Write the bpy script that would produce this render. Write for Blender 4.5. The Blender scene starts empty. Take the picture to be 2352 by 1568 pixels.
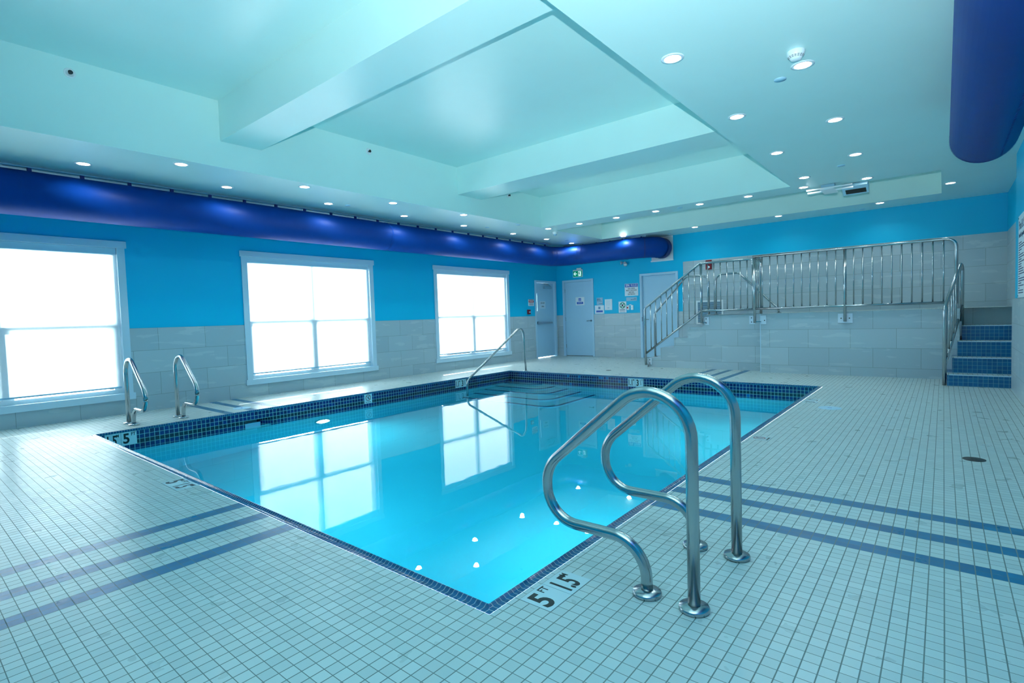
import bpy, bmesh, math, random
from mathutils import Vector, Matrix
random.seed(7)
sc = bpy.context.scene
C = sc.collection
D = bpy.data

# ------------------------------------------------------------------ camera
def make_camera():
    yaw, pit, rol = 0.6882, -0.0454, -0.0322
    cy, sy = math.cos(yaw), math.sin(yaw)
    f = Vector((-sy*math.cos(pit), cy*math.cos(pit), math.sin(pit)))
    r = Vector((cy, sy, 0)); u = r.cross(f)
    c, s = math.cos(rol), math.sin(rol)
    R, U = c*r + s*u, -s*r + c*u
    cam = D.cameras.new('camera'); o = D.objects.new('camera', cam); C.objects.link(o)
    cam.sensor_width = 36; cam.lens = 1206.92*36/2352; cam.clip_start = 0.02
    M = Matrix((( R.x, U.x, -f.x, 1.314), (R.y, U.y, -f.y, -1.4403), (R.z, U.z, -f.z, 1.133), (0, 0, 0, 1)))
    o.matrix_world = M
    sc.camera = o
    return f
CAMF = make_camera()
sc.view_settings.view_transform = 'Standard'
sc.view_settings.look = 'None'
sc.view_settings.gamma = 1
sc.view_settings.use_curve_mapping = False
sc.view_settings.exposure = 0.0

# ------------------------------------------------------------------ world, sun, flash
w = D.worlds.new('world'); sc.world = w; w.use_nodes = True
bg = w.node_tree.nodes['Background']
bg.inputs[0].default_value = (0.86, 0.95, 1.0, 1); bg.inputs[1].default_value = 44.0
def lamp(name, kind, energy, color, loc=(0, 0, 0), direction=None):
    l = D.lights.new(name, kind); l.energy = energy; l.color = color
    o = D.objects.new(name, l); C.objects.link(o); o.location = loc
    if direction is not None:
        o.rotation_euler = Vector(direction).to_track_quat('-Z', 'Y').to_euler()
    return o
sun = lamp('sun', 'SUN', 14.0, (1.0, 0.98, 0.94), (-20, 12, 8), (2.095, -1.675, -1.0)); sun.data.angle = 0.009
# the photographer's flash, 20 cm above the camera, tilted up (its shadows give its place)
fl = lamp('camera_flash', 'SPOT', 105.0, (0.78, 0.95, 1.0), (1.304, -1.41, 1.335),
          (CAMF.x*0.70+.12, CAMF.y*0.70, 0.78))
fl.data.spot_size = math.radians(128); fl.data.spot_blend = 1.0; fl.data.shadow_soft_size = 0.012
fl.data.use_nodes = True
nt = fl.data.node_tree; em = nt.nodes['Emission']
fo = nt.nodes.new('ShaderNodeLightFalloff'); fo.inputs['Strength'].default_value = 1.0; fo.inputs['Smooth'].default_value = 0.0
mu = nt.nodes.new('ShaderNodeMath'); mu.operation = 'MULTIPLY_ADD'; mu.inputs[1].default_value = 6.0
nt.links.new(fo.outputs['Quadratic'], mu.inputs[0]); nt.links.new(fo.outputs['Linear'], mu.inputs[2]); nt.links.new(mu.outputs[0], em.inputs['Strength'])

cy_ = sc.cycles
cy_.max_bounces = 10; cy_.diffuse_bounces = 5; cy_.glossy_bounces = 4; cy_.transmission_bounces = 6
cy_.transparent_max_bounces = 8; cy_.caustics_reflective = False; cy_.caustics_refractive = True
cy_.sample_clamp_indirect = 6.0; cy_.blur_glossy = 0.5
cy_.use_denoising = True

# ------------------------------------------------------------------ materials
def srgb(r, g, b):
    f = lambda c: (c/255/12.92 if c/255 <= 0.04045 else ((c/255+0.055)/1.055)**2.4)
    return (f(r), f(g), f(b), 1)

class NT:
    """tiny node builder"""
    def __init__(s, name):
        s.m = D.materials.new(name); s.m.use_nodes = True; s.t = s.m.node_tree
        s.b = s.t.nodes['Principled BSDF']
    def n(s, typ, **k):
        x = s.t.nodes.new(typ)
        for a, b in k.items(): setattr(x, a, b)
        return x
    def l(s, a, b): s.t.links.new(a, b)
    def put(s, sock, v):
        if hasattr(v, 'is_output') or hasattr(v, 'links'): s.l(v, sock)
        else: sock.default_value = v
    def math(s, op, a, b=0.0, c=None):
        x = s.n('ShaderNodeMath', operation=op); s.put(x.inputs[0], a); s.put(x.inputs[1], b)
        if c is not None: s.put(x.inputs[2], c)
        return x.outputs[0]
    def mix(s, f, a, b):
        x = s.n('ShaderNodeMix', data_type='RGBA'); s.put(x.inputs[0], f); s.put(x.inputs[6], a); s.put(x.inputs[7], b)
        return x.outputs[2]
    def xyz(s):
        tc = s.n('ShaderNodeTexCoord'); sp = s.n('ShaderNodeSeparateXYZ'); s.l(tc.outputs['Object'], sp.inputs[0])
        s.tc = tc
        return sp.outputs[0], sp.outputs[1], sp.outputs[2]
    def vec(s, a, b, c=0.0):
        x = s.n('ShaderNodeCombineXYZ'); s.put(x.inputs[0], a); s.put(x.inputs[1], b); s.put(x.inputs[2], c)
        return x.outputs[0]
    def white(s, v):
        x = s.n('ShaderNodeTexWhiteNoise', noise_dimensions='3D'); s.l(v, x.inputs['Vector']); return x.outputs['Value']
    def noise(s, scale, detail=3, vec=None):
        x = s.n('ShaderNodeTexNoise'); x.inputs['Scale'].default_value = scale; x.inputs['Detail'].default_value = detail
        s.l(vec if vec is not None else s.tc.outputs['Object'], x.inputs['Vector']); return x.outputs['Fac']
    def bump(s, h, strength=0.3, dist=0.002):
        x = s.n('ShaderNodeBump'); x.inputs['Strength'].default_value = strength; x.inputs['Distance'].default_value = dist
        s.l(h, x.inputs['Height']); s.l(x.outputs[0], s.b.inputs['Normal'])
    def between(s, v, lo, hi):
        return s.math('MULTIPLY', s.math('GREATER_THAN', v, lo), s.math('LESS_THAN', v, hi))
    def line(s, v, width):      # 1 on the joint (|v - round(v)| < width), v in tile units
        f = s.math('FRACT', v)
        d = s.math('MINIMUM', f, s.math('SUBTRACT', 1.0, f))
        return s.math('LESS_THAN', d, width)

def plain(name, col, rough=0.5, metal=0.0, spec=0.5, noise=0.0, nscale=8, emit=None, es=0, bump=0.0, bscale=60, coat=0):
    k = NT(name); b = k.b
    b.inputs['Base Color'].default_value = col; b.inputs['Roughness'].default_value = rough
    b.inputs['Metallic'].default_value = metal; b.inputs['Specular IOR Level'].default_value = spec
    if coat: b.inputs['Coat Weight'].default_value = coat
    if noise:
        k.xyz(); nz = k.noise(nscale, 4)
        d = tuple(c*(1-noise) for c in col[:3])+(1,)
        k.l(k.mix(nz, d, tuple(min(1, c*(1+noise)) for c in col[:3])+(1,)), b.inputs['Base Color'])
    if bump:
        if not noise: k.xyz()
        k.bump(k.noise(bscale, 3), bump, 0.001)
    if emit: b.inputs['Emission Color'].default_value = emit; b.inputs['Emission Strength'].default_value = es
    return k.m

TS = 0.0508
M = {}
M['blue_paint'] = plain('blue_wall_paint', srgb(0, 184, 226), 0.45, spec=0.22, noise=0.02, nscale=1.5, bump=0.05)
M['ceiling'] = plain('ceiling_paint', srgb(212, 242, 238), 0.30, spec=0.55, noise=0.03, nscale=2.0, bump=0.10, bscale=35)
M['white_trim'] = plain('white_trim_paint', srgb(196, 222, 238), 0.4)
M['door'] = plain('grey_door_paint', srgb(168, 208, 232), 0.4, noise=0.02)
M['frame'] = plain('door_frame_paint', srgb(176, 212, 234), 0.38)
M['steel'] = plain('brushed_stainless_steel', (0.43, 0.47, 0.49, 1), 0.22, metal=1.0)
M['steel_bright'] = plain('galvanised_plate', (0.74, 0.79, 0.83, 1), 0.38, metal=0.7, noise=0.08, nscale=25)
M['duct'] = plain('royal_blue_duct_fabric', srgb(0, 58, 140), 0.5, spec=0.2, noise=0.12, nscale=7, bump=0.25, bscale=14)
M['duct_dark'] = plain('navy_duct_band', srgb(0, 30, 110), 0.5)
M['white'] = plain('white_plastic', srgb(232, 240, 244), 0.35)
M['black'] = plain('black', (0.006, 0.012, 0.014, 1), 0.4)
M['dark'] = plain('dark_grey_metal', (0.02, 0.035, 0.04, 1), 0.45)
M['red'] = plain('red_plastic', srgb(190, 20, 30), 0.35)
M['deepred'] = plain('dark_red_plastic', srgb(120, 12, 30), 0.35)
M['signblue'] = plain('sign_blue', srgb(0, 80, 180), 0.4)
M['signgreen'] = plain('sign_green', srgb(0, 150, 120), 0.4)
M['greenlit'] = plain('lit_green_panel', srgb(0, 140, 110), 0.4, emit=srgb(0, 160, 120), es=0.35)
M['whitelit'] = plain('lit_white_symbol', srgb(230, 255, 250), 0.4, emit=srgb(220, 255, 245), es=0.8)
M['paper'] = plain('white_paper', srgb(232, 240, 246), 0.5)
M['plaque'] = plain('pale_blue_plaque', srgb(150, 196, 222), 0.4)
M['ink'] = plain('navy_ink', srgb(12, 50, 96), 0.5)
M['rail_alu'] = plain('aluminium_track', (0.35, 0.55, 0.68, 1), 0.35, metal=0.8)
M['lamp'] = plain('lamp_lens', (1, 1, 1, 1), 0.4, emit=(1.0, 0.93, 0.86, 1), es=26.0)
M['poollens'] = plain('underwater_lens', (1, 1, 1, 1), 0.4, emit=(.9, 1.0, 1.0, 1), es=30.0)
M['rubber'] = plain('dark_rubber', (0.015, 0.025, 0.03, 1), 0.5)
M['porcelain'] = plain('glazed_marker_tile', srgb(206, 230, 236), 0.22, spec=0.5)
M['lidwhite'] = plain('skimmer_lid_plastic', srgb(176, 218, 238), 0.35)
M['nosign_red'] = plain('sign_dark_red', srgb(130, 8, 26), 0.35)
M['plate_white'] = plain('white_steel_plate', srgb(214, 228, 240), 0.35, metal=0.25)

def floor_mat():
    k = NT('deck_mosaic_tile'); b = k.b
    x, y, z = k.xyz()
    u = k.math('DIVIDE', x, TS); v = k.math('DIVIDE', y, TS)
    iu, iv = k.math('FLOOR', u), k.math('FLOOR', v)
    rnd = k.white(k.vec(iu, iv))
    # sheets of tile are set a little apart: the joints that run along the room are wider
    lu = k.line(u, 0.040); lv = k.line(v, 0.028)
    grout = k.math('MAXIMUM', lu, lv)
    base = k.mix(rnd, srgb(186, 205, 205), srgb(204, 220, 219))
    blot = k.noise(2.2, 4)
    base = k.mix(k.math('MULTIPLY', blot, 0.35), base, srgb(176, 192, 190))
    # stripes two tiles wide
    def stripes(ix, a):
        s = None
        for q in a:
            t = k.between(ix, q-0.5, q+1.5); s = t if s is None else k.math('ADD', s, t)
        return s
    sx = stripes(iu, (-43, -37, -31)); sy = stripes(iv, (28, 34, 40))
    offy = k.math('MAXIMUM', k.math('LESS_THAN', y, 0.01), k.math('GREATER_THAN', y, 7.1))
    offx = k.math('MAXIMUM', k.math('GREATER_THAN', x, -0.03), k.math('LESS_THAN', x, -5.85))
    st = k.math('MAXIMUM', k.math('MULTIPLY', sx, offy), k.math('MULTIPLY', sy, offx))
    blue = k.mix(rnd, srgb(0, 98, 140), srgb(4, 112, 156))
    col = k.mix(st, base, blue)
    gcol = k.mix(k.noise(3.0, 2), srgb(92, 112, 112), srgb(128, 142, 138))
    col = k.mix(grout, col, gcol)
    k.l(col, b.inputs['Base Color'])
    r = k.math('MULTIPLY_ADD', grout, 0.4, k.math('MULTIPLY_ADD', k.noise(6.0, 3), 0.16, 0.22))
    k.l(r, b.inputs['Roughness'])
    b.inputs['Specular IOR Level'].default_value = 0.5
    hgt = k.math('ADD', k.math('SUBTRACT', 1.0, grout), k.math('MULTIPLY', k.noise(22.0, 2), 0.35))
    k.bump(hgt, 0.35, 0.0012)
    return k.m
M['floor'] = floor_mat()

def pool_tile_mat():
    k = NT('pool_waterline_tile'); b = k.b
    x, y, z = k.xyz()
    u = k.math('DIVIDE', k.math('ADD', x, y), 0.0502)
    v = k.math('DIVIDE', k.math('ADD', z, 0.0165), 0.0498)
    iu, iv = k.math('FLOOR', u), k.math('FLOOR', v)
    rnd = k.white(k.vec(iu, iv))
    grout = k.math('MAXIMUM', k.line(u, 0.055), k.line(v, 0.05))
    far = k.math('GREATER_THAN', y, 7.0)
    navy = k.mix(rnd, srgb(3, 18, 74), srgb(6, 40, 112))
    odd = k.math('GREATER_THAN', rnd, 0.975)
    navy = k.mix(k.math('MULTIPLY', odd, far), navy, srgb(0, 96, 165))
    row3 = k.between(iv, -3.5, -2.5)
    navy = k.mix(row3, navy, srgb(2, 34, 56))
    tile = k.mix(grout, navy, k.mix(k.noise(9.0, 2), srgb(120, 196, 214), srgb(150, 190, 170)))
    below = k.math('LESS_THAN', z, -0.0165-0.0498*6)
    plaster = k.mix(k.noise(1.2, 4), srgb(150, 226, 236), srgb(176, 236, 242))
    k.l(k.mix(below, tile, plaster), b.inputs['Base Color'])
    k.l(k.math('MULTIPLY_ADD', k.math('MAXIMUM', grout, below), 0.4, 0.14), b.inputs['Roughness'])
    k.bump(k.math('SUBTRACT', 1.0, grout), 0.3, 0.0012)
    return k.m
M['pooltile'] = pool_tile_mat()

def coping_mat(axis):
    k = NT('blue_coping_tile_' + axis); b = k.b
    x, y, z = k.xyz()
    u = k.math('DIVIDE', x if axis == 'x' else y, 0.0254)
    g = k.line(u, 0.06)
    rnd = k.white(k.vec(k.math('FLOOR', u), 1.0))
    col = k.mix(rnd, srgb(0, 76, 120), srgb(4, 92, 140))
    k.l(k.mix(g, col, srgb(130, 168, 180)), b.inputs['Base Color'])
    b.inputs['Roughness'].default_value = 0.16
    k.bump(k.math('SUBTRACT', 1.0, g), 0.3, 0.001)
    return k.m
M['copx'] = coping_mat('x'); M['copy'] = coping_mat('y')

def wall_tile_mat(name, zoff, a='x', shift=0.0, c1=(166, 186, 196), c2=(180, 198, 206), width=0.61):
    k = NT(name); b = k.b
    x, y, z = k.xyz()
    h = x if a == 'x' else y
    br = k.n('ShaderNodeTexBrick'); br.offset = 0.5; br.squash = 1.0
    v = k.vec(k.math('ADD', h, shift), k.math('SUBTRACT', z, zoff)); k.l(v, br.inputs['Vector'])
    br.inputs['Scale'].default_value = 1.0; br.inputs['Brick Width'].default_value = width; br.inputs['Row Height'].default_value = 0.3125
    br.inputs['Mortar Size'].default_value = 0.0022; br.inputs['Mortar Smooth'].default_value = 0.1; br.inputs['Bias'].default_value = 0.0
    br.inputs['Color1'].default_value = srgb(*c1); br.inputs['Color2'].default_value = srgb(*c2); br.inputs['Mortar'].default_value = srgb(122, 138, 140)
    # soft diagonal veins of the porcelain
    mp = k.n('ShaderNodeMapping'); mp.inputs['Rotation'].default_value = (0, 0, 0.5); mp.inputs['Scale'].default_value = (1.2, 7, 1)
    k.l(v, mp.inputs['Vector'])
    nz = k.noise(1.6, 6, mp.outputs[0])
    vein = k.math('MULTIPLY', k.math('GREATER_THAN', nz, 0.60), 0.22)
    k.l(k.mix(vein, br.outputs['Color'], srgb(222, 230, 228)), b.inputs['Base Color'])
    b.inputs['Roughness'].default_value = 0.36
    return k.m
M['tile_left'] = wall_tile_mat('stone_wall_tile_left', 1.153-0.3125*4, 'y', 0.1)
M['tile_far'] = wall_tile_mat('stone_wall_tile_far', 1.153-0.3125*4, 'x', 0.25)
M['tile_plat'] = wall_tile_mat('stone_wall_tile_platform', 0.144-0.3125, 'x', 0.17)
M['tile_platy'] = wall_tile_mat('stone_wall_tile_platform_side', 0.144-0.3125, 'y', 0.17)
M['tile_right'] = wall_tile_mat('stone_wall_tile_right', 1.17-0.3125*4, 'y', 0.3)

def step_tile_mat():
    k = NT('blue_step_mosaic'); b = k.b
    x, y, z = k.xyz()
    u = k.math('DIVIDE', x, TS); v = k.math('DIVIDE', k.math('SUBTRACT', z, 0.004), 0.0525)
    g = k.math('MAXIMUM', k.line(u, 0.035), k.line(v, 0.035))
    rnd = k.white(k.vec(k.math('FLOOR', u), k.math('FLOOR', v)))
    k.l(k.mix(g, k.mix(rnd, srgb(0, 84, 134), srgb(6, 98, 148)), srgb(108, 160, 178)), b.inputs['Base Color'])
    b.inputs['Roughness'].default_value = 0.3
    return k.m
M['steptile'] = step_tile_mat()

def plaster_mat():
    k = NT('pool_plaster'); b = k.b
    k.xyz()
    k.l(k.mix(k.noise(1.0, 5), srgb(150, 226, 236), srgb(178, 238, 244)), b.inputs['Base Color'])
    b.inputs['Roughness'].default_value = 0.7
    return k.m
M['plaster'] = plaster_mat()

def water_mat():
    k = NT('pool_water'); b = k.b
    k.xyz()
    b.inputs['Base Color'].default_value = (1, 1, 1, 1); b.inputs['Roughness'].default_value = 0.0
    b.inputs['IOR'].default_value = 1.33; b.inputs['Transmission Weight'].default_value = 1.0
    mp = k.n('ShaderNodeMapping'); mp.inputs['Scale'].default_value = (1.0, 1.0, 1); k.l(k.tc.outputs['Object'], mp.inputs['Vector'])
    k.bump(k.noise(2.4, 2, mp.outputs[0]), 0.10, 0.006)
    va = k.n('ShaderNodeVolumeAbsorption'); va.inputs['Color'].default_value = (0.0, 0.86, 0.945, 1); va.inputs['Density'].default_value = 0.8
    out = [n for n in k.t.nodes if n.type == 'OUTPUT_MATERIAL'][0]
    k.l(va.outputs[0], out.inputs['Volume'])
    return k.m
M['water'] = water_mat()

def shade_mat():
    k = NT('translucent_roller_shade'); k.t.nodes.remove(k.b)
    out = [n for n in k.t.nodes if n.type == 'OUTPUT_MATERIAL'][0]
    tl = k.n('ShaderNodeBsdfTranslucent'); tl.inputs[0].default_value = (0.86, 0.92, 0.96, 1)
    df = k.n('ShaderNodeBsdfDiffuse'); df.inputs[0].default_value = (0.8, 0.86, 0.9, 1)
    tr = k.n('ShaderNodeBsdfTransparent')
    m1 = k.n('ShaderNodeMixShader'); m1.inputs[0].default_value = 0.25; k.l(tl.outputs[0], m1.inputs[1]); k.l(df.outputs[0], m1.inputs[2])
    m2 = k.n('ShaderNodeMixShader'); m2.inputs[0].default_value = 0.14; k.l(m1.outputs[0], m2.inputs[1]); k.l(tr.outputs[0], m2.inputs[2])
    k.l(m2.outputs[0], out.inputs['Surface'])
    return k.m
M['shade'] = shade_mat()

def pane_mat():
    k = NT('window_glass'); k.t.nodes.remove(k.b)
    out = [n for n in k.t.nodes if n.type == 'OUTPUT_MATERIAL'][0]
    gl = k.n('ShaderNodeBsdfGlossy'); gl.inputs['Roughness'].default_value = 0.02
    tr = k.n('ShaderNodeBsdfTransparent'); tr.inputs[0].default_value = (0.95, 0.98, 0.98, 1)
    fr = k.n('ShaderNodeFresnel'); fr.inputs[0].default_value = 1.45
    m = k.n('ShaderNodeMixShader'); k.l(fr.outputs[0], m.inputs[0]); k.l(tr.outputs[0], m.inputs[1]); k.l(gl.outputs[0], m.inputs[2])
    k.l(m.outputs[0], out.inputs['Surface'])
    return k.m
M['pane'] = pane_mat()

# ------------------------------------------------------------------ mesh helpers
class MB:
    def __init__(s): s.v = []; s.f = []; s.mi = []; s.sm = []
    def add(s, vs, fs, mi=0, sm=False):
        o = len(s.v); s.v += [tuple(v) for v in vs]
        for f in fs: s.f.append(tuple(i+o for i in f)); s.mi.append(mi); s.sm.append(sm)
        return s
    def box(s, x0, y0, z0, x1, y1, z1, mi=0):
        vs = [(x, y, z) for z in (z0, z1) for y in (y0, y1) for x in (x0, x1)]
        return s.add(vs, [(0, 2, 3, 1), (4, 5, 7, 6), (0, 1, 5, 4), (2, 6, 7, 3), (0, 4, 6, 2), (1, 3, 7, 5)], mi)
    def quad(s, a, b, c, d, mi=0): return s.add([a, b, c, d], [(0, 1, 2, 3)], mi)
    def tube(s, pts, r, seg=16, mi=0, cap=True, closed=False):
        pts = [Vector(p) for p in pts]; n = len(pts)
        d0 = (pts[1]-pts[0]).normalized()
        up = Vector((0, 0, 1)) if abs(d0.z) < 0.9 else Vector((1, 0, 0))
        nrm = (up - d0*up.dot(d0)).normalized()
        vs = []
        for i, p in enumerate(pts):
            if i == 0: d = pts[1]-pts[0]
            elif i == n-1: d = pts[-1]-pts[-2]
            else: d = (pts[i+1]-p).normalized() + (p-pts[i-1]).normalized()
            d.normalize()
            nrm = (nrm - d*nrm.dot(d)).normalized(); bi = d.cross(nrm)
            k = 1.0
            if 0 < i < n-1:
                c = (pts[i+1]-p).normalized().dot((p-pts[i-1]).normalized()); k = 1/max(0.5, math.sqrt((1+c)/2))
            rr = r[i] if isinstance(r, (list, tuple)) else r
            for j in range(seg):
                a = 2*math.pi*j/seg; vs.append(p + nrm*(rr*math.cos(a)) + bi*(rr*math.sin(a)))
        fs = [(i*seg+j, i*seg+(j+1) % seg, (i+1)*seg+(j+1) % seg, (i+1)*seg+j) for i in range(n-1) for j in range(seg)]
        s.add(vs, fs, mi, True)
        if cap:
            o = len(s.v)-len(vs)
            s.f.append(tuple(o+j for j in reversed(range(seg)))); s.mi.append(mi); s.sm.append(False)
            s.f.append(tuple(o+(n-1)*seg+j for j in range(seg))); s.mi.append(mi); s.sm.append(False)
        return s
    def lathe(s, c, axis, prof, seg=32, mi=0, sm=True):
        """prof: (radius, height along axis) pairs"""
        ax = Vector(axis).normalized(); t = Vector((1, 0, 0)) if abs(ax.x) < 0.9 else Vector((0, 1, 0))
        a = ax.cross(t).normalized(); b = ax.cross(a); c = Vector(c); vs = []
        for r, h in prof:
            for j in range(seg):
                g = 2*math.pi*j/seg; vs.append(c + ax*h + a*(r*math.cos(g)) + b*(r*math.sin(g)))
        fs = [(i*seg+j, i*seg+(j+1) % seg, (i+1)*seg+(j+1) % seg, (i+1)*seg+j) for i in range(len(prof)-1) for j in range(seg)]
        s.add(vs, fs, mi, sm)
        return s
    def disc(s, c, axis, r, h, seg=32, mi=0):
        return s.lathe(c, axis, [(0.0001, 0), (r, 0), (r, h), (0.0001, h)], seg, mi, False)
    def prism(s, poly, z0, z1, mi=0):
        n = len(poly)
        vs = [(p[0], p[1], z0) for p in poly] + [(p[0], p[1], z1) for p in poly]
        return s.add(vs, [tuple(reversed(range(n))), tuple(range(n, 2*n))] + [(i, (i+1) % n, n+(i+1) % n, n+i) for i in range(n)], mi)
    def build(s, name, mats, parent=None, bevel=0.0, seg=2):
        me = D.meshes.new(name); me.from_pydata(s.v, [], s.f)
        if not isinstance(mats, (list, tuple)): mats = [mats]
        for m in mats: me.materials.append(m)
        for p, mi, sm in zip(me.polygons, s.mi, s.sm): p.material_index = mi; p.use_smooth = sm
        bm = bmesh.new(); bm.from_mesh(me); bmesh.ops.recalc_face_normals(bm, faces=bm.faces); bm.to_mesh(me); bm.free()
        me.update()
        o = D.objects.new(name, me); C.objects.link(o)
        if parent is not None:
            o.parent = parent; o.matrix_parent_inverse = Matrix.Translation(-Vector(parent.location))
        if bevel:
            b = o.modifiers.new('bevel', 'BEVEL'); b.width = bevel; b.segments = seg; b.limit_method = 'ANGLE'
        return o

def tag(o, label, cat, group=None, kind=None):
    o['label'] = label; o['category'] = cat
    if group: o['group'] = group
    if kind: o['kind'] = kind
    return o
def thing(name, label, cat, loc=(0, 0, 0), group=None):
    o = D.objects.new(name, None); o.empty_display_size = 0.05; C.objects.link(o); o.location = loc
    return tag(o, label, cat, group)
def struct(o): o['kind'] = 'structure'; return o
def empty_struct(name, loc=(0, 0, 0)):
    o = D.objects.new(name, None); o.empty_display_size = 0.05; C.objects.link(o); o.location = loc
    return struct(o)

def fillet(pts, radii, n=10):
    """polyline with rounded corners"""
    P = [Vector(p) for p in pts]; out = [P[0]]
    for i in range(1, len(P)-1):
        a, b, c = P[i-1], P[i], P[i+1]; r = radii[i-1]
        d1 = (a-b).normalized(); d2 = (c-b).normalized(); ang = d1.angle(d2)
        if r <= 0 or ang > math.pi-1e-3: out.append(b); continue
        t = r/math.tan(ang/2); p1 = b+d1*t; p2 = b+d2*t
        cen = b + (d1+d2).normalized()*(r/math.sin(ang/2))
        v1 = p1-cen; v2 = p2-cen; w_ = v1.angle(v2)
        for k in range(n+1):
            s = k/n; out.append(cen + (v1*math.sin((1-s)*w_) + v2*math.sin(s*w_))/math.sin(w_))
    out.append(P[-1])
    return out

def text_mesh(txt, size, mat, origin, right, up, name='lettering', parent=None, bold=0.0, sx=1.0, align='CENTER', depth=0.0006, yc='CENTER', spacing=1.0):
    cu = D.curves.new('txt', 'FONT'); cu.body = txt; cu.size = size; cu.align_x = align; cu.align_y = yc
    cu.offset = bold; cu.extrude = depth; cu.resolution_u = 4; cu.space_character = spacing
    o = D.objects.new('txt', cu); C.objects.link(o)
    me = D.meshes.new_from_object(o.evaluated_get(bpy.context.evaluated_depsgraph_get()))
    D.objects.remove(o)
    R = Vector(right).normalized(); U = Vector(up).normalized(); N = R.cross(U); O = Vector(origin)
    for v in me.vertices:
        c = v.co; v.co = O + R*(c.x*sx) + U*c.y + N*c.z
    me.materials.clear(); me.materials.append(mat); me.name = name
    ob = D.objects.new(name, me); C.objects.link(ob)
    if parent is not None: ob.parent = parent; ob.matrix_parent_inverse = Matrix.Translation(-Vector(parent.location))
    return ob

# ------------------------------------------------------------------ room numbers (metres; x across, y along, z up)
XW, YF, XR, YB = -7.247, 11.072, 2.0, -3.4
ZT, ZS, ZC, ZC3, ZB = 1.153, 3.011, 3.784, 3.642, 3.316
XL, XG, YP = -5.856, -0.025, 7.163           # outer rim of the pool: x from XL to XG, y from 0 to YP
YRE = 7.95; XA = 2.16                        # end of the right wall, side wall of the alcove

# ------------------------------------------------------------------ floor
m = MB()
for x0, y0, x1, y1 in ((XW-.2, YB-.2, XA+.3, 0), (XW-.2, 0, XL, YP), (XG, 0, XA+.3, YP), (XW-.2, YP, XA+.3, YF+.2)):
    m.quad((x0, y0, 0), (x1, y0, 0), (x1, y1, 0), (x0, y1, 0))
struct(m.build('floor', M['floor']))

# ------------------------------------------------------------------ ceiling with its recesses
m = MB()
def rects(x0, y0, x1, y1, holes, z):
    xs = sorted({x0, x1, *[h[0] for h in holes], *[h[2] for h in holes]})
    ys = sorted({y0, y1, *[h[1] for h in holes], *[h[3] for h in holes]})
    for i in range(len(xs)-1):
        for j in range(len(ys)-1):
            cx, cy2 = (xs[i]+xs[i+1])/2, (ys[j]+ys[j+1])/2
            if any(h[0] < cx < h[2] and h[1] < cy2 < h[3] for h in holes): continue
            m.quad((xs[i], ys[j], z), (xs[i], ys[j+1], z), (xs[i+1], ys[j+1], z), (xs[i+1], ys[j], z))
MAIN = (-5.276, -2.9, -0.518, 7.666); C4 = (-5.276, 8.208, 1.281, 10.23)
rects(XW-.2, YB-.2, XA+.3, YF+.2, [MAIN, C4], ZS)
def well(h, z0, z1):
    x0, y0, x1, y1 = h
    m.quad((x0, y0, z0), (x0, y1, z0), (x0, y1, z1), (x0, y0, z1)); m.quad((x1, y0, z0), (x1, y1, z0), (x1, y1, z1), (x1, y0, z1))
    m.quad((x0, y0, z0), (x1, y0, z0), (x1, y0, z1), (x0, y0, z1)); m.quad((x0, y1, z0), (x1, y1, z0), (x1, y1, z1), (x0, y1, z1))
well(MAIN, ZS, ZC)
m.quad((MAIN[0], MAIN[1], ZC), (MAIN[0], 5.6, ZC), (MAIN[2], 5.6, ZC), (MAIN[2], MAIN[1], ZC))
m.quad((MAIN[0], 5.6, ZC3), (MAIN[0], MAIN[3], ZC3), (MAIN[2], MAIN[3], ZC3), (MAIN[2], 5.6, ZC3))
well(C4, ZS, ZC3)
m.quad((C4[0], C4[1], ZC3), (C4[0], C4[3], ZC3), (C4[2], C4[3], ZC3), (C4[2], C4[1], ZC3))
ceil = struct(m.build('ceiling', M['ceiling']))
for y0, y1 in ((1.286, 1.7685), (5.208, 5.811)):
    MB().box(MAIN[0]+.002, y0, ZB, MAIN[2]-.002, y1, ZC+.02).build('ceiling_beam', M['ceiling'], ceil)
# roof slab above, keeps daylight out
struct(MB().box(XW-.3, YB-.3, 3.95, XA+.6, YF+.4, 4.05).build('ceiling_slab', M['ceiling']))

# ------------------------------------------------------------------ left wall with window and door openings
WIN = [(-1.63, 0.70), (2.395, 4.70), (6.445, 8.82)]          # clear openings along y
WZ0, WZ1 = 0.275, 2.235
D1 = (10.055, 10.955, 2.07)                                # exit door opening
m = MB()
def wall_left_panel(z0, z1, x, mi, openings):
    ys = [YB-.2]
    for a, b in openings: ys += [a, b]
    ys.append(YF+.2)
    for i in range(0, len(ys), 2):
        m.quad((x, ys[i], z0), (x, ys[i+1], z0), (x, ys[i+1], z1), (x, ys[i], z1), mi)
alls = WIN + [(D1[0], D1[1])]
wall_left_panel(0, WZ0, XW, 1, [(D1[0], D1[1])])
wall_left_panel(WZ0, ZT, XW, 1, alls)
wall_left_panel(ZT, D1[2], XW-.006, 0, alls)
wall_left_panel(D1[2], WZ1, XW-.006, 0, WIN)
wall_left_panel(WZ1, ZC, XW-.006, 0, [])
m.quad((XW, YB-.2, ZT), (XW, YF, ZT), (XW-.006, YF, ZT), (XW-.006, YB-.2, ZT), 1)
# depth of the wall round the openings
for a, b in WIN:
    for (p, q) in (((a, WZ0), (b, WZ0)), ((b, WZ0), (b, WZ1)), ((b, WZ1), (a, WZ1)), ((a, WZ1), (a, WZ0))):
        m.quad((XW, p[0], p[1]), (XW, q[0], q[1]), (XW-.2, q[0], q[1]), (XW-.2, p[0], p[1]), 2)
wl = struct(m.build('wall_left', [M['blue_paint'], M['tile_left'], M['white_trim']]))
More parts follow.
